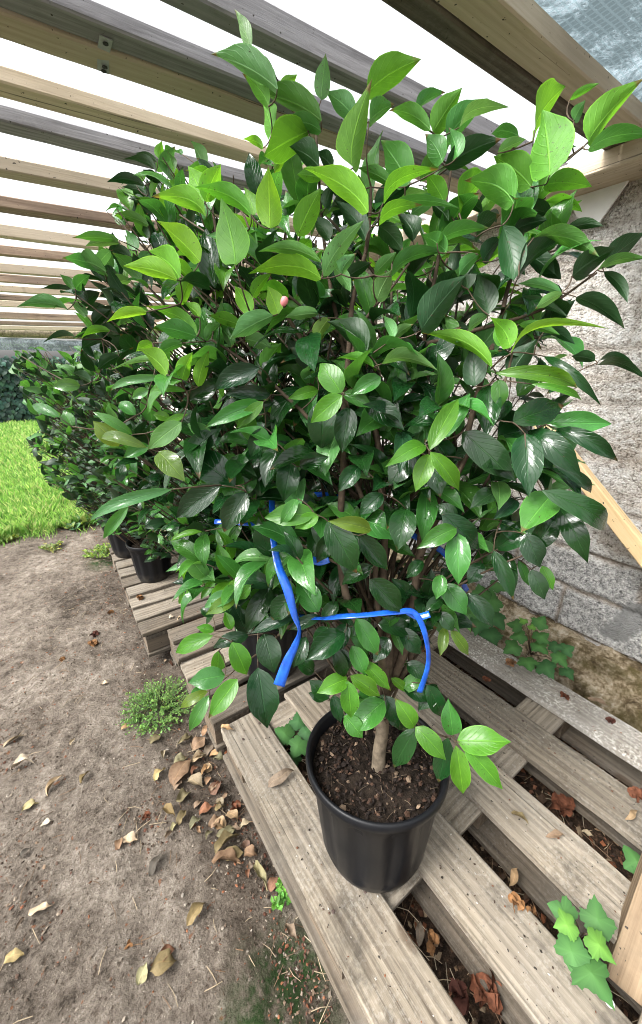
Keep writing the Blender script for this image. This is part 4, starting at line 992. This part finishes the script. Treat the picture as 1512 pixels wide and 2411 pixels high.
# low fresh shoots at its foot
for txt in ("960 240 780 300 40 p0|960 260 865 330 50 b0|1030 290 920 300 70 d1|950 352 842 452 58 b0|1010 340 945 432 50 b0|1100 142 985 130 55 b1|870 212 972 172 40 b1|990 192 1062 142 50 m1|900 130 985 170 50 m1|870 70 760 100 40 b1|800 100 850 60 50 m1|1000 60 900 130 60 m2|1190 90 1080 110 60 p1|1200 160 1120 210 60 d1|1080 240 1180 180 60 d1|1100 290 1020 260 60 d2|920 300 1000 350 60 d1".split("|")):
    q = txt.split(); c = q[5]
    px_leaf(B['young'] if c[0] == 'b' else B['leaf'], 5, *map(float, q[:5]), c[0], 1.12 + .05*int(c[1]))
for V_ in (Wd.V, Wd.tV):
    for i in range(len(V_)): V_[i] = Vector(V_[i]) - Vector((PX, PY, HZ))
Wd.build(p2, "stems"); bbuild(B, p2, 'leaf', (PX, PY, HZ))

# the rest of the row
farL = boundary([(40, 815), (20, 880), (60, 950), (95, 1000), (50, 1040), (75, 1080), (100, 1130), (160, 1180), (215, 1240), (300, 1270), (330, 1300)])
def far_bush(x, y, h, rad, n, label, D_, H_, leafL=.07, low=.12, mat='leaf_dusty', kp=True, seed=0):
    e = empty("potted_camellia", (x, y, HZ), label=label, cat="potted plant", group="potted camellias"); pot(e, D_, H_, 48)
    B = bset(); Wd = Wood()
    for k in range(5):
        a = 6.28*k/5 + seed; Wd.stem([Vector((x, y, HZ+H_*.8)), Vector((x+.02*math.cos(a), y+.02*math.sin(a), .6)), Vector((x+rad*.3*math.cos(a), y+rad*.3*math.sin(a), .5*h+.3)), Vector((x+rad*.45*math.cos(a), y+rad*.45*math.sin(a), h*.95))], [.009, .007, .005, .002], sides=5)
    def kk(px, py, z): return (not kp) or px > farL(py)
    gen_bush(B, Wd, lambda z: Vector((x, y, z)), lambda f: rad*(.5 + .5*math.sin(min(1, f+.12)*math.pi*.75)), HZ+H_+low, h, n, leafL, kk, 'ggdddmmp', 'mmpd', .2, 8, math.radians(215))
    for V_ in (Wd.V, Wd.tV):
        for i in range(len(V_)): V_[i] = Vector(V_[i]) - Vector((x, y, HZ))
    Wd.build(e, "stems"); bbuild(B, e, mat, (x, y, HZ))
far_bush(1.12, 1.30, 1.66, .46, 190, "camellia beside the block wall, behind the right half of the nearest one", .30, .28, .08, .12, 'leaf', False)
far_bush(.545, 1.97, 1.52, .5, 150, "camellia whose pot stands second at the edge of the dark slatted pallet", .24, .24, .078, .1)
far_bush(.325, 2.13, 1.36, .52, 170, "dull leaved camellia whose small pot stands alone at the edge of the dark pallet", .235, .235, .072, .02)
far_bush(.27, 2.55, 1.42, .58, 170, "camellia in the pot just behind the lone edge pot", .26, .25, .078, .08)
far_bush(1.0, 2.3, 1.60, .42, 70, "camellia hidden near the wall behind the tall dark one", .28, .26, .07, .1)
far_bush(.26, 3.0, 1.40, .55, 110, "camellia on the far pallet, its pot partly behind a hanging leaf", .26, .26, .08, .08)
far_bush(.34, 3.5, 1.30, .42, 80, "camellia standing beside the lawn edge, its pot at the pallet end", .28, .28, .075, .1)
far_bush(.8, 3.3, 1.5, .45, 60, "camellia in the inner line of the far pallet", .28, .28, .07, .1)
far_bush(.32, 4.2, 1.30, .42, 60, "last but one camellia of the row, on the farthest pallet", .28, .28, .065, .1)
far_bush(.32, 4.9, 1.30, .42, 60, "last camellia of the row, against the lawn", .28, .28, .07, .1)

# ------------------------------------------------------------------ BLUE RIBBONS
def ribbon(name, pts, label, wd=.016, tw=None):
    P = smooth_path([(*at(q[0], q[1], q[2]), q[3], q[4] if len(q) > 4 else 1.0) for q in pts], 6); V, F = [], []
    for i, q in enumerate(P):
        p = Vector(q[:3]); t = Vector(P[min(i+1, len(P)-1)][:3]) - Vector(P[max(i-1, 0)][:3]); t.normalize()
        view = (p-CAMV).normalized(); s = t.cross(view).normalized(); n = s.cross(t)
        s = s*math.cos(q[3]) + n*math.sin(q[3])
        for k in (-1, -.3, .3, 1): V.append(p + s*(wd*q[4]*.5*k) + n*(.0005*(1 if abs(k) < .5 else 0)*(1 if i % 2 else -1)))
    F = [(i*4+k, i*4+k+1, i*4+k+5, i*4+k+4) for i in range(len(P)-1) for k in range(3)]
    o = mesh_obj(name, V, F, M['ribbon'], None, True); so_ = o.modifiers.new("thickness", 'SOLIDIFY'); so_.thickness = .0005
    return tag(o, label, "ribbon", "blue ribbons tied round the camellias")
ribbon("blue_ribbon", [(640, 1165, .74, .2), (643, 1260, .70, .1), (655, 1330, .67, .3, 1.2), (676, 1385, .66, .0, 1.4), (694, 1450, .66, .3), (705, 1484, .66, .9, .8), (694, 1522, .665, .2, 1.1), (676, 1560, .67, 0, 1.5), (657, 1614, .675, .1, 1.8)], "wide blue plastic ribbon hanging down with a cut end, left of the stems", .0115)
ribbon("blue_ribbon", [(700, 1450, .76, .5), (752, 1456, .72, 1.0), (800, 1452, .66, .6), (860, 1448, .645, .7), (930, 1441, .65, .5), (972, 1441, .655, .3), (995, 1475, .66, .4), (1008, 1530, .665, .8), (1006, 1575, .67, .7), (988, 1630, .68, .5)], "blue plastic ribbon tied level across the stems with a drooping tail on the right", .0105)
ribbon("blue_ribbon", [(505, 1228, .92, .3), (580, 1232, .90, .4), (640, 1235, .88, .2), (735, 1165, .88, .5), (870, 1195, .84, .3), (975, 1262, .82, .3), (1050, 1306, .82, .2), (1100, 1392, .88, .4)], "blue plastic ribbon loop passing behind the stems at mid height", .013)
ribbon("blue_ribbon", [(960, 1440, .67, .3), (985, 1452, .665, .2), (1012, 1446, .66, .4)], "short knotted blue ribbon end at the right end of the level ribbon", .012)
ribbon("blue_ribbon", [(735, 1318, .69, .4), (752, 1323, .69, .3), (775, 1317, .69, .4)], "small piece of blue ribbon seen between leaves above the level ribbon", .014)

# ------------------------------------------------------------------ FALLEN LEAVES
DRY = {'t': (.31, .225, .135), 'o': (.165, .135, .07), 'w': (.38, .335, .265), 'r': (.17, .088, .055), 'k': (.07, .052, .036), 'n': (.19, .13, .085), 'y': (.30, .255, .13)}
def dry_leaf(k, bx, by, tx, ty, wpx, tone, label, z=None, group=None, up=.0015):
    z = z if z is not None else 0.0
    x0, y0 = cp(k, bx, by); x1, y1 = cp(k, tx, ty)
    p0, p1 = onz(x0, y0, z), onz(x1, y1, z)
    if z == 0.0: p0.z = max(ground_z(p0.x, p0.y), -.03); p1.z = max(ground_z(p1.x, p1.y), -.03)
    L = (p1-p0).length; c = (p0+p1)*.5; dep = proj(c)[2]; W = min(.8*L, wpx*.5002/FPX*dep*1.15)
    B = Leaves(); lift = rnd(.0, .006)
    B.add(p0 - c + Vector((0, 0, .001)), p1 - c + Vector((0, 0, .001+lift)), Vector((rnd(-.3, .3), rnd(-.3, .3), 1)), W, rnd(.1, .45), rnd(.02, .22), 'm', .09, rnd(-1.5, 1.5), .25, 0, DRY[tone])
    sd0 = rnd(0, 50); f_ = 1.9/max(L, .02)
    VV = B.V[0]
    for i in range(len(VV)):
        q = Vector(VV[i]); e = L*.13
        VV[i] = (q.x + e*mnoise.noise(q*f_ + Vector((sd0, 0, 0))), q.y + e*mnoise.noise(q*f_ + Vector((0, sd0, 3))), abs(q.z + e*.9*mnoise.noise(q*f_*1.6 + Vector((5, 1, sd0)))))
    o = B.build("fallen_leaf", M['dry']); o.location = c + Vector((0, 0, up))
    return tag(o, label, "leaf", group)
G = "dry leaves on the earth path"
for q in [(7, 1062, 725, 60, 30, 0, 0)]: pass
iso = [(7, 865, 845, 972, 728, 55, 'o', "long olive dry leaf lying alone, lower middle of the path"), (7, 695, 608, 772, 482, 40, 'k', "narrow dark dry leaf standing on edge in the middle of the path"),
       (7, 648, 1120, 690, 1020, 60, 'y', "yellowish curled dry leaf in the crumpled heap low on the path"), (7, 830, 1012, 700, 1060, 75, 'o', "broad olive dry leaf folded over the crumpled heap low on the path"),
       (7, 830, 945, 710, 1030, 50, 'r', "rust coloured crumpled leaf at the back of the heap low on the path"), (7, 45, 100, 155, 75, 60, 'w', "large whitish ragged leaf at the left edge, up the path"),
       (7, 95, 285, 178, 265, 72, 'y', "squarish yellow dry leaf near the left edge"), (7, 215, 240, 300, 145, 40, 't', "boat shaped tan leaf right of the whitish ragged one"),
       (7, 375, 185, 425, 130, 35, 'o', "small folded dry leaf on its point, left of the leaf drift"), (7, 185, 370, 245, 345, 30, 'w', "small pale leaf below the squarish yellow one"),
       (7, 575, 450, 645, 440, 85, 'w', "round pale leaf with a curled brown side in mid path"), (7, 550, 490, 580, 430, 40, 'n', "thin brown leaf leaning on the round pale leaf"),
       (7, 125, 800, 245, 740, 40, 'w', "long pale bark coloured leaf at the left edge, lower path"), (7, 15, 1000, 105, 985, 50, 'y', "pale yellow leaf cut by the left edge near the bottom"),
       (7, 725, 170, 785, 110, 60, 'y', "yellow green dry leaf just left of the leaf drift"), (5, 5, 1120, 105, 1065, 30, 't', "thin tan leaf at the left edge beyond the whitish one"),
       (5, 570, 1045, 610, 1020, 35, 't', "small tan leaf between the weed clump and the path"), (5, 470, 830, 515, 820, 25, 'w', "tiny pale leaf on the path left of the weed clump"), (5, 330, 1110, 352, 1085, 25, 't', "tiny ochre leaf alone on the path"),
       (7, 985, 210, 1050, 150, 75, 'r', "flat reddish brown square leaf in the drift by the pallet"), (7, 1200, 525, 1255, 670, 65, 'y', "pale yellow pointed leaf against the pallet side"), (7, 1265, 665, 1310, 600, 45, 'r', "bright rust leaf beside the pale pointed leaf at the pallet side"),
       (7, 1000, 530, 1130, 560, 80, 'n', "large dark brown leaf lying flat under the curled olive ones"), (7, 1145, 480, 1215, 500, 80, 'n', "ragged brown leaf next to the pallet, right of the curled olive pair"),
       (7, 1345, 815, 1395, 910, 40, 'n', "curled brown leaf at the foot of the near pallet"), (7, 120, 800, 60, 870, 16, 'k', "thin dark stick like leaf at the left edge"), (7, 90, 515, 145, 470, 28, 'k', "small dark leaf at the left edge, mid path"),
       (7, 1020, 410, 1125, 380, 50, 'o', "upper of two long olive leaves curled side by side at the pallet"), (7, 1010, 500, 1130, 400, 70, 'o', "middle olive leaf folded lengthwise beside the pallet"), (7, 1050, 505, 1142, 490, 50, 'o', "lower pale olive leaf of the curled stack beside the pallet")]
for q in iso: dry_leaf(*q[:8], None, G)
drift = [(7, 810, 190, 885, 60, 70, 'n'), (7, 900, 60, 965, 35, 50, 't'), (7, 885, 150, 955, 185, 70, 't'), (7, 820, 205, 860, 150, 45, 'n'), (7, 825, 260, 900, 215, 60, 'o'), (7, 770, 290, 822, 340, 45, 'o'), (7, 840, 370, 875, 300, 40, 'o'), (7, 895, 385, 945, 325, 50, 'o'), (7, 800, 395, 842, 360, 40, 'y'),
         (7, 980, 370, 1045, 320, 60, 'n'), (7, 1070, 290, 1115, 340, 40, 't'), (7, 1120, 370, 1185, 340, 35, 't'), (7, 1010, 245, 1050, 290, 50, 't'), (7, 1140, 430, 1170, 480, 40, 'r'), (7, 775, 435, 815, 400, 40, 'k'), (7, 895, 130, 935, 90, 40, 'r'), (7, 940, 120, 990, 75, 40, 't'), (5, 700, 1105, 765, 1070, 50, 'o'), (5, 840, 1090, 905, 1060, 40, 'o'), (5, 900, 1115, 960, 1060, 50, 'n'), (5, 905, 1175, 965, 1140, 40, 't'), (5, 960, 1150, 1000, 1090, 35, 'n'), (5, 815, 1195, 880, 1165, 60, 'o'), (5, 950, 1050, 975, 1000, 25, 'n')]
for _ in range(20):
    y_ = rnd(20, 600); x_ = 1010 + y_*.33 - abs(R.gauss(0, 95)) ; a_ = rnd(0, 6.28); l_ = rnd(45, 75)
    drift.append((7, x_, y_, x_ + l_*math.cos(a_), y_ + l_*.7*math.sin(a_), rnd(35, 60), R.choice('tonnotr')))
for q in drift: dry_leaf(*q, "dry curled camellia leaf in the drift along the near pallet side", None, "dry leaves drifted against the near pallet")
dry_leaf(5, 1040, 1035, 1100, 1050, 30, 't', "tan dry leaf on the far left corner of the near pallet", .146, G)
dry_leaf(7, 1262, 205, 1385, 135, 42, 'n', "brown dry leaf with a broken middle on the pallet board left of the pot", .146, G)
dry_leaf(8, 895, 320, 970, 385, 45, 'o', "olive folded dry leaf on the middle board right of the pot", .146, G)
dry_leaf(8, 1060, 440, 1145, 445, 26, 'n', "thin curled brown leaf on the middle board, front of the olive folded one", .146, G)
dry_leaf(8, 1425, 355, 1490, 315, 26, 't', "pale rolled leaf on the second board from the wall at the right edge", .146, G)
dry_leaf(6, 1250, 900, 1365, 945, 34, 'n', "long pale brown leaf wedged between the wall footing and the pale board", .15, G)
dry_leaf(8, 885, 670, 925, 590, 45, 't', "broad tan leaf stuck in the gap in front of the middle board", .05, G)
dry_leaf(8, 1225, 410, 1275, 440, 35, 't', "ochre leaf in the gap two boards from the wall", .05, G)
dry_leaf(8, 455, 960, 470, 840, 34, 'n', "brown leaf on end in the gap in front of the pot", .03, G)
dry_leaf(5, 795, 520, 820, 510, 22, 'w', "pale scrap of leaf on the dark slatted pallet end board", .147, G)
dry_leaf(5, 835, 530, 865, 520, 22, 't', "tan scrap of leaf right of the pale scrap on the dark pallet", .147, G)

# wilted flowers
def wilted(k, x, y, z, size, mat, label, n=14, cat="wilted flower"):
    p = onz(*cp(k, x, y), z); V, F = [], []
    if z == 0: p.z = ground_z(p.x, p.y)
    for i in range(n):
        a = rnd(0, 6.28); el = rnd(.1, 1.2); r = size*rnd(.5, 1.0); d = Vector((math.cos(a)*math.cos(el), math.sin(a)*math.cos(el), math.sin(el)*.75))
        s = d.orthogonal().normalized(); s = (Matrix.Rotation(rnd(0, 3), 3, d) @ s); w_ = size*rnd(.28, .5); b = len(V); nn = d.cross(s)
        for t, ww, h in ((.1, .25, 0), (.45, 1, .18), (.8, .8, .1), (1.0, .3, -.12)):
            for q in (-1, 0, 1): V.append(d*(r*t) + s*(w_*ww*q) + nn*(r*(h + .18*q*q*rnd(-1, 1))) + Vector((0, 0, .002)))
        for j in range(3):
            for q in range(2): m = b+j*3+q; F.append((m, m+1, m+4, m+3))
    V = [Vector((v.x, v.y, max(v.z, .001))) for v in V]
    o = mesh_obj("wilted_flower", V, F, M[mat], None, True, p); return tag(o, label, cat, "wilted camellia flowers")
wilted(5, 660, 425, .145, .028, 'petal_orange', "orange brown wilted flower on the edge of the dark slatted pallet")
wilted(5, 440, 630, 0, .036, 'petal_orange', "largest orange wilted flower on the earth path")
wilted(5, 445, 590, 0, .03, 'petal_dark', "dark rotten flower just behind the orange one on the path", 9)
wilted(5, 292, 706, 0, .022, 'petal_orange', "small ochre wilted flower alone on the path")
wilted(5, 520, 480, 0, .024, 'petal_orange', "ochre wilted flower at the foot of the dark slatted pallet")
wilted(6, 478, 672, .145, .022, 'petal_brown', "red brown wilted flower beside the ribbon tail on the board")
wilted(6, 780, 812, .146, .02, 'petal_brown', "red wilted flower standing in the gap near the wall")
wilted(6, 890, 735, .15, .028, 'cone', "tan scaly dried flower head under the maple seedling", 26)
wilted(6, 1150, 890, .146, .024, 'petal_brown', "dark red squashed flower in the middle of the pale board")
wilted(6, 1362, 1005, .146, .02, 'petal_dark', "blackish squashed flower on the pale board towards the right edge")
wilted(8, 915, 755, .146, .026, 'petal_orange', "orange brown crumpled flower on the second board near the gap", 10)
wilted(8, 990, 800, .130, .022, 'petal_orange', "smaller orange petal hanging at the board edge by the gap", 6)
wilted(8, 530, 940, .02, .028, 'petal_orange', "orange dead flower down in the gap in front of the pot", 8)
wilted(8, 1490, 250, .146, .03, 'petal_brown', "red brown squashed flower on the board at the right edge")
wilted(8, 1130, 300, .03, .05, 'petal_brown', "rusty mass of petals in the gap behind the middle board", 16)
wilted(8, 780, 1190, .02, .045, 'petal_brown', "rusty heap of petals in the gap at the bottom of the picture", 14)
wilted(8, 650, 1180, .02, .035, 'petal_dark', "dark brown heap of petals beside the rusty one at the bottom", 10)
wilted(7, 690, 340, 0, .022, 'petal_brown', "rust red petal scrap in the middle of the path", 6)
wilted(7, 605, 935, 0, .014, 'petal_orange', "small rust petal above the crumpled heap low on the path", 5)
wilted(7, 1110, 270, 0, .03, 'petal_brown', "red brown petal scrap against the pallet side in the leaf drift", 7)

# ------------------------------------------------------------------ SEEDLINGS AND WEEDS
_ml = [(0, .03), (.12, -.05), (.28, -.06), (.34, .02), (.40, .08), (.37, .16), (.47, .20), (.50, .30), (.58, .36), (.50, .42), (.48, .52), (.38, .53), (.29, .55), (.27, .66), (.20, .72), (.17, .82), (.09, .88), (.0, 1.0)]
MAPLE = _ml + [(-x, y) for x, y in _ml[-2:0:-1]]
def maple(base, leaves, label, stem_px=None):
    """palmate seedling: leaves = (px, py, size px, angle, height z, tone)"""
    e = empty("maple_seedling", base, label=label, cat="seedling", group="maple seedlings"); V, F, C, UV = [], [], [], []; sV, sF = [], []
    base = Vector(base)
    for (k, x, y, s, ang, z, tone) in leaves:
        c = onz(*cp(k, x, y), z); dep = proj(c)[2]; L = s*.5002/FPX*dep*.92
        view = (c-CAMV).normalized(); n = (Vector((0, 0, 1))*.8 - view*.6 + Vector((rnd(-.3, .3), rnd(-.3, .3), 0))).normalized()
        rx = Vector((cA, -sA, 0)); rx = (rx - n*rx.dot(n)).normalized(); uy = n.cross(rx)
        a = math.radians(ang); ex = rx*math.cos(a) + uy*math.sin(a); ey = uy*math.cos(a) - rx*math.sin(a)
        b = len(V); cc = {'m': (.042, .125, .032), 'y': (.075, .19, .03), 'd': (.032, .10, .032)}[tone]; k2 = rnd(.85, 1.15)
        org = c - ey*L*.35 - base
        V.append(org + ey*L*.4 + n*.004)
        for (mx, my) in MAPLE:
            jx, jy = mx*rnd(.92, 1.08), my*rnd(.95, 1.05)
            V.append(org + ex*(jx*L) + ey*(jy*L) - n*(.16*L*(jx*jx*1.6 + (jy-.3)**2)))
        m = len(MAPLE)
        for i in range(m): F.append((b, b+1+i, b+1+(i+1) % m))
        C += [(cc[0]*k2*1.7, cc[1]*k2*1.5, cc[2]*k2*1.5, .22)]
        for (mx, my) in MAPLE:
            q_ = 1.12 if math.hypot(mx, my-.35) > .52 else .88
            C.append((cc[0]*k2*q_, cc[1]*k2*q_, cc[2]*k2*q_, .22))
        mid = org*.5 + Vector((0, 0, .02)); tube_into(sV, sF, [Vector((0, 0, 0)), mid, org], [.0018, .0014, .001], 5)
    o = mesh_obj("leaves", V, F, M['grassleaf'], e, False)
    ca = o.data.color_attributes.new("Col", 'FLOAT_COLOR', 'POINT'); ca.data.foreach_set("color", np.array(C, np.float32).ravel())
    mesh_obj("stem", sV, sF, M['twig'], e, True)
M['grassleaf'] = vcol_mat("seedling_leaf", .7, .2, (2.2, 2.0, 1.3))
def K7(x, y): return ((1900 + x*.416)/1.6726 - 756.3)/.5002, ((2300 + y*.416)/1.6726 - 1195.8)/.5002
def k7(x, y, s, a, z, t): q = K7(x, y); return (6, q[0], q[1], s*.416/1.6726/.5002, a, z, t)
maple(onz(*cp(6, 985, 690), .10), [k7(320, 390, 150, 60, .36, 'm'), k7(540, 370, 160, -50, .37, 'm'), k7(350, 490, 160, 90, .33, 'm'), k7(550, 500, 170, -70, .33, 'm'), k7(290, 600, 180, 110, .28, 'm'), k7(540, 590, 170, -160, .3, 'm'), k7(430, 740, 190, 170, .22, 'm'), k7(600, 790, 200, 190, .2, 'd'), k7(730, 700, 170, 200, .24, 'm'), k7(790, 620, 150, -80, .25, 'd'), k7(800, 830, 150, 190, .16, 'd'), k7(390, 350, 90, 20, .42, 'y'), k7(470, 410, 80, -30, .42, 'y'), k7(680, 590, 140, -120, .26, 'd')],
      "bushy maple seedling growing between the pale board and the wall footing")
maple(onz(*cp(6, 760, 560), .06), [(6, 720, 470, 120, 40, .3, 'm'), (6, 800, 440, 120, -20, .32, 'm'), (6, 740, 540, 110, 150, .22, 'd'), (6, 820, 520, 110, 200, .24, 'd'), (6, 690, 520, 100, 100, .2, 'd'), (6, 800, 600, 110, 180, .15, 'd'), (6, 760, 400, 100, 0, .36, 'm'), (6, 830, 370, 90, 10, .4, 'm')], "dark ivy like seedling in shade left of the bushy maple seedling")
maple(onz(*cp(8, 1200, 930), .04), [(8, 1150, 800, 130, 60, .19, 'm'), (8, 1160, 850, 110, 95, .22, 'y'), (8, 1300, 830, 150, -20, .2, 'm'), (8, 1300, 940, 130, -140, .22, 'y'), (8, 1180, 970, 150, 160, .2, 'm'), (8, 1265, 1070, 190, 195, .2, 'm')], "maple seedling with six spread leaves in the gap near the lower right post")
maple(onz(*cp(8, 1500, 640), .05), [(8, 1490, 560, 130, 10, .2, 'm'), (8, 1530, 600, 120, -60, .2, 'm')], "maple seedling cut by the right edge above the timber post")
maple(onz(*cp(5, 1400, 1130), .03), [(5, 1405, 1010, 90, 10, .13, 'd'), (5, 1345, 1065, 105, 70, .13, 'm'), (5, 1440, 1060, 90, -40, .12, 'd'), (5, 1405, 1120, 105, 150, .12, 'm'), (5, 1385, 1180, 80, 190, .09, 'd')], "maple seedling squeezed between the near pot and the pallet end")

def weed(k, x, y, rad, h, n, label, cols, leafL=.012, name="weed_clump"):
    c = onz(*cp(k, x, y), 0); c.z = -.01; e = empty(name, c, label=label, cat="weed"); B = Leaves(); sV, sF = [], []
    for _ in range(n):
        a, r = rnd(0, 6.28), rad*math.sqrt(R.random()); hh = h*rnd(.4, 1)*(1-.5*r/rad)
        b = Vector((r*.6*math.cos(a), r*.6*math.sin(a), 0)); t = Vector((r*math.cos(a)+rnd(-.02, .02), r*math.sin(a)+rnd(-.02, .02), hh)); m = (b+t)*.5 + Vector((rnd(-.01, .01), rnd(-.01, .01), hh*.15))
        tube_into(sV, sF, [b, m, t], [.0009, .0008, .0005], 3)
        for i in range(9):
            f = .3 + .7*i/8; p = b*(1-f)**2 + m*2*f*(1-f) + t*f*f; d = Vector((rnd(-1, 1), rnd(-1, 1), rnd(-.1, .8))).normalized(); L = leafL*rnd(.6, 1.3)
            B.add(p, p+d*L, Vector((rnd(-.4, .4), rnd(-.4, .4), 1)), L*.6, .06, .05, 'm', 0, 0, .4, .25, R.choice(cols))
    B.build("leaves", M['weed'], e); mesh_obj("stems", sV, sF, simple("weed_stem", (.12, .17, .05), .7), e)
GRN = [(.05, .13, .03), (.07, .17, .04), (.10, .21, .05), (.04, .1, .03)]
weed(5, 745, 925, .15, .05, 260, "feathery green weed clump at the corner of the crossways pallet", [(.09, .19, .04), (.12, .24, .055), (.15, .28, .07), (.06, .13, .03)], .0085)
weed(5, 480, 215, .12, .10, 60, "yellowish weed tuft at the corner of the dark slatted pallet", [(.16, .26, .05), (.22, .3, .07), (.1, .2, .04)], .018)
weed(5, 250, 185, .09, .04, 30, "low sparse weed tuft on the far path", [(.12, .2, .05), (.2, .22, .08)], .02)
weed(5, 360, 80, .16, .08, 26, "broad leaved weed patch where the lawn meets the pallets", [(.06, .15, .06), (.05, .12, .05), (.2, .26, .05)], .055)
weed(7, 1320, 720, .025, .03, 12, "tiny fresh green sprout at the side of the near pallet", [(.1, .26, .04)], .013)
weed(5, 20, 155, .08, .06, 25, "yellowish grassy tuft at the left edge by the lawn", [(.2, .26, .07), (.14, .22, .05)], .03)

# ------------------------------------------------------------------ LITTER
C = Chips()
EARTH = [(.32, .28, .23), (.26, .22, .175), (.2, .08, .04), (.12, .085, .06), (.2, .165, .13), (.24, .1, .05), (.07, .05, .035), (.3, .26, .21), (.09, .07, .05), (.36, .32, .27)]
for _ in range(5600):
    y = -.35 + 4.1*R.random()**1.25; x = rnd(-1.0, .25)
    if R.random() < .35: x = .24 - abs(R.gauss(0, .14))
    C.add((x, y, ground_z(x, y) + .001), rnd(.0014, .0055)*(1+.25*y), R.choice(EARTH), .3, .5)
for _ in range(260):
    y = rnd(-.3, 3.4); x = .25 - abs(R.gauss(0, .3)); C.stick((x, y, ground_z(x, y)+.002), rnd(.015, .06), .0009, R.choice([(.34, .27, .18), (.16, .1, .06)]))
for (k_, x_, y_, r_, n_) in ((7, 690, 360, .05, 130), (7, 60, 720, .10, 170), (7, 1180, 330, .05, 160), (7, 1260, 560, .05, 150), (7, 40, 60, .12, 110), (5, 540, 480, .10, 160), (5, 420, 250, .16, 110), (7, 1420, 920, .06, 160), (7, 980, 60, .09, 130), (7, 1460, 1130, .06, 160), (5, 30, 1060, .1, 120)):
    c_ = onz(*cp(k_, x_, y_), 0)
    for _ in range(n_):
        x, y = c_.x + R.gauss(0, r_*.6), c_.y + R.gauss(0, r_*.9)
        if x > .255: continue
        C.add((x, y, ground_z(x, y) + .002), rnd(.002, .0075), R.choice([(.19, .075, .04), (.13, .055, .035), (.08, .05, .035), (.2, .14, .095), (.26, .21, .16), (.05, .035, .025), (.1, .07, .05)]), .25, .8)
    for _ in range(n_//12): C.stick((c_.x + R.gauss(0, r_), c_.y + R.gauss(0, r_), ground_z(c_.x, c_.y) + .005), rnd(.02, .06), .0009, R.choice([(.34, .27, .18), (.12, .08, .05)]))
tag(C.build("path_litter"), "pale crumbs, twigs and pebbles strewn over the earth path", "litter", None, "stuff")
C = Chips()
BARK = [(.20, .09, .05), (.13, .06, .035), (.09, .055, .035), (.26, .17, .1), (.34, .25, .16), (.05, .032, .022), (.22, .08, .035)]
for _ in range(3800):
    x, y = rnd(.27, 1.62), rnd(-.4, 1.1)
    C.add((x, y, ground_z(x, y) + rnd(.002, .022)), rnd(.005, .019), R.choice(BARK), .3, .9)
for _ in range(900):
    x, y = rnd(.27, 1.5), rnd(-.3, 1.0); C.stick((x, y, ground_z(x, y) + rnd(.01, .03)), rnd(.03, .11), .0009, R.choice([(.45, .38, .27), (.3, .23, .15), (.2, .13, .08)]))
for _ in range(700):
    x, y = rnd(.2, 1.5), rnd(1.1, 4.0); C.add((x, y, ground_z(x, y) + .01), rnd(.008, .02), R.choice(BARK), .3, .9)
tag(C.build("bark_litter"), "rusty bark chips, straw and dead petals under the pallet boards", "litter", None, "stuff")
C = Chips()
for (bx, wd, dn) in ((.334, .13, 90), (.58, .13, 130), (.85, .13, 150), (1.1, .13, 190), (1.32, .13, 260)):
    for _ in range(dn):
        x, y = bx + rnd(-.5, .5)*wd, rnd(-.2, .94); C.add((x, y, .1455), rnd(.0012, .0042), R.choice([(.03, .022, .016), (.08, .05, .035), (.5, .46, .4), (.2, .09, .05)]), .4, .3)
for _ in range(260):
    x, y = rnd(.25, 1.2), rnd(1.0, 2.6); C.add((x, y, .146), rnd(.003, .008), R.choice([(.03, .022, .016), (.4, .36, .28), (.2, .09, .05)]), .4, .3)
tag(C.build("board_crumbs"), "crumbs of soil and petals scattered on the pallet boards", "litter", None, "stuff")
# round white eyelet on the front board
p = onz(*cp(8, 1358, 1215), .1462); V, F = lathe([(.0035, .0), (.0075, .0), (.0075, .002), (.0035, .002), (.0035, .0)], 20)
o = mesh_obj("white_eyelet", V, F, M['label_white'], None, True, p); tag(o, "small round white plastic eyelet on the second board, lower right", "eyelet")
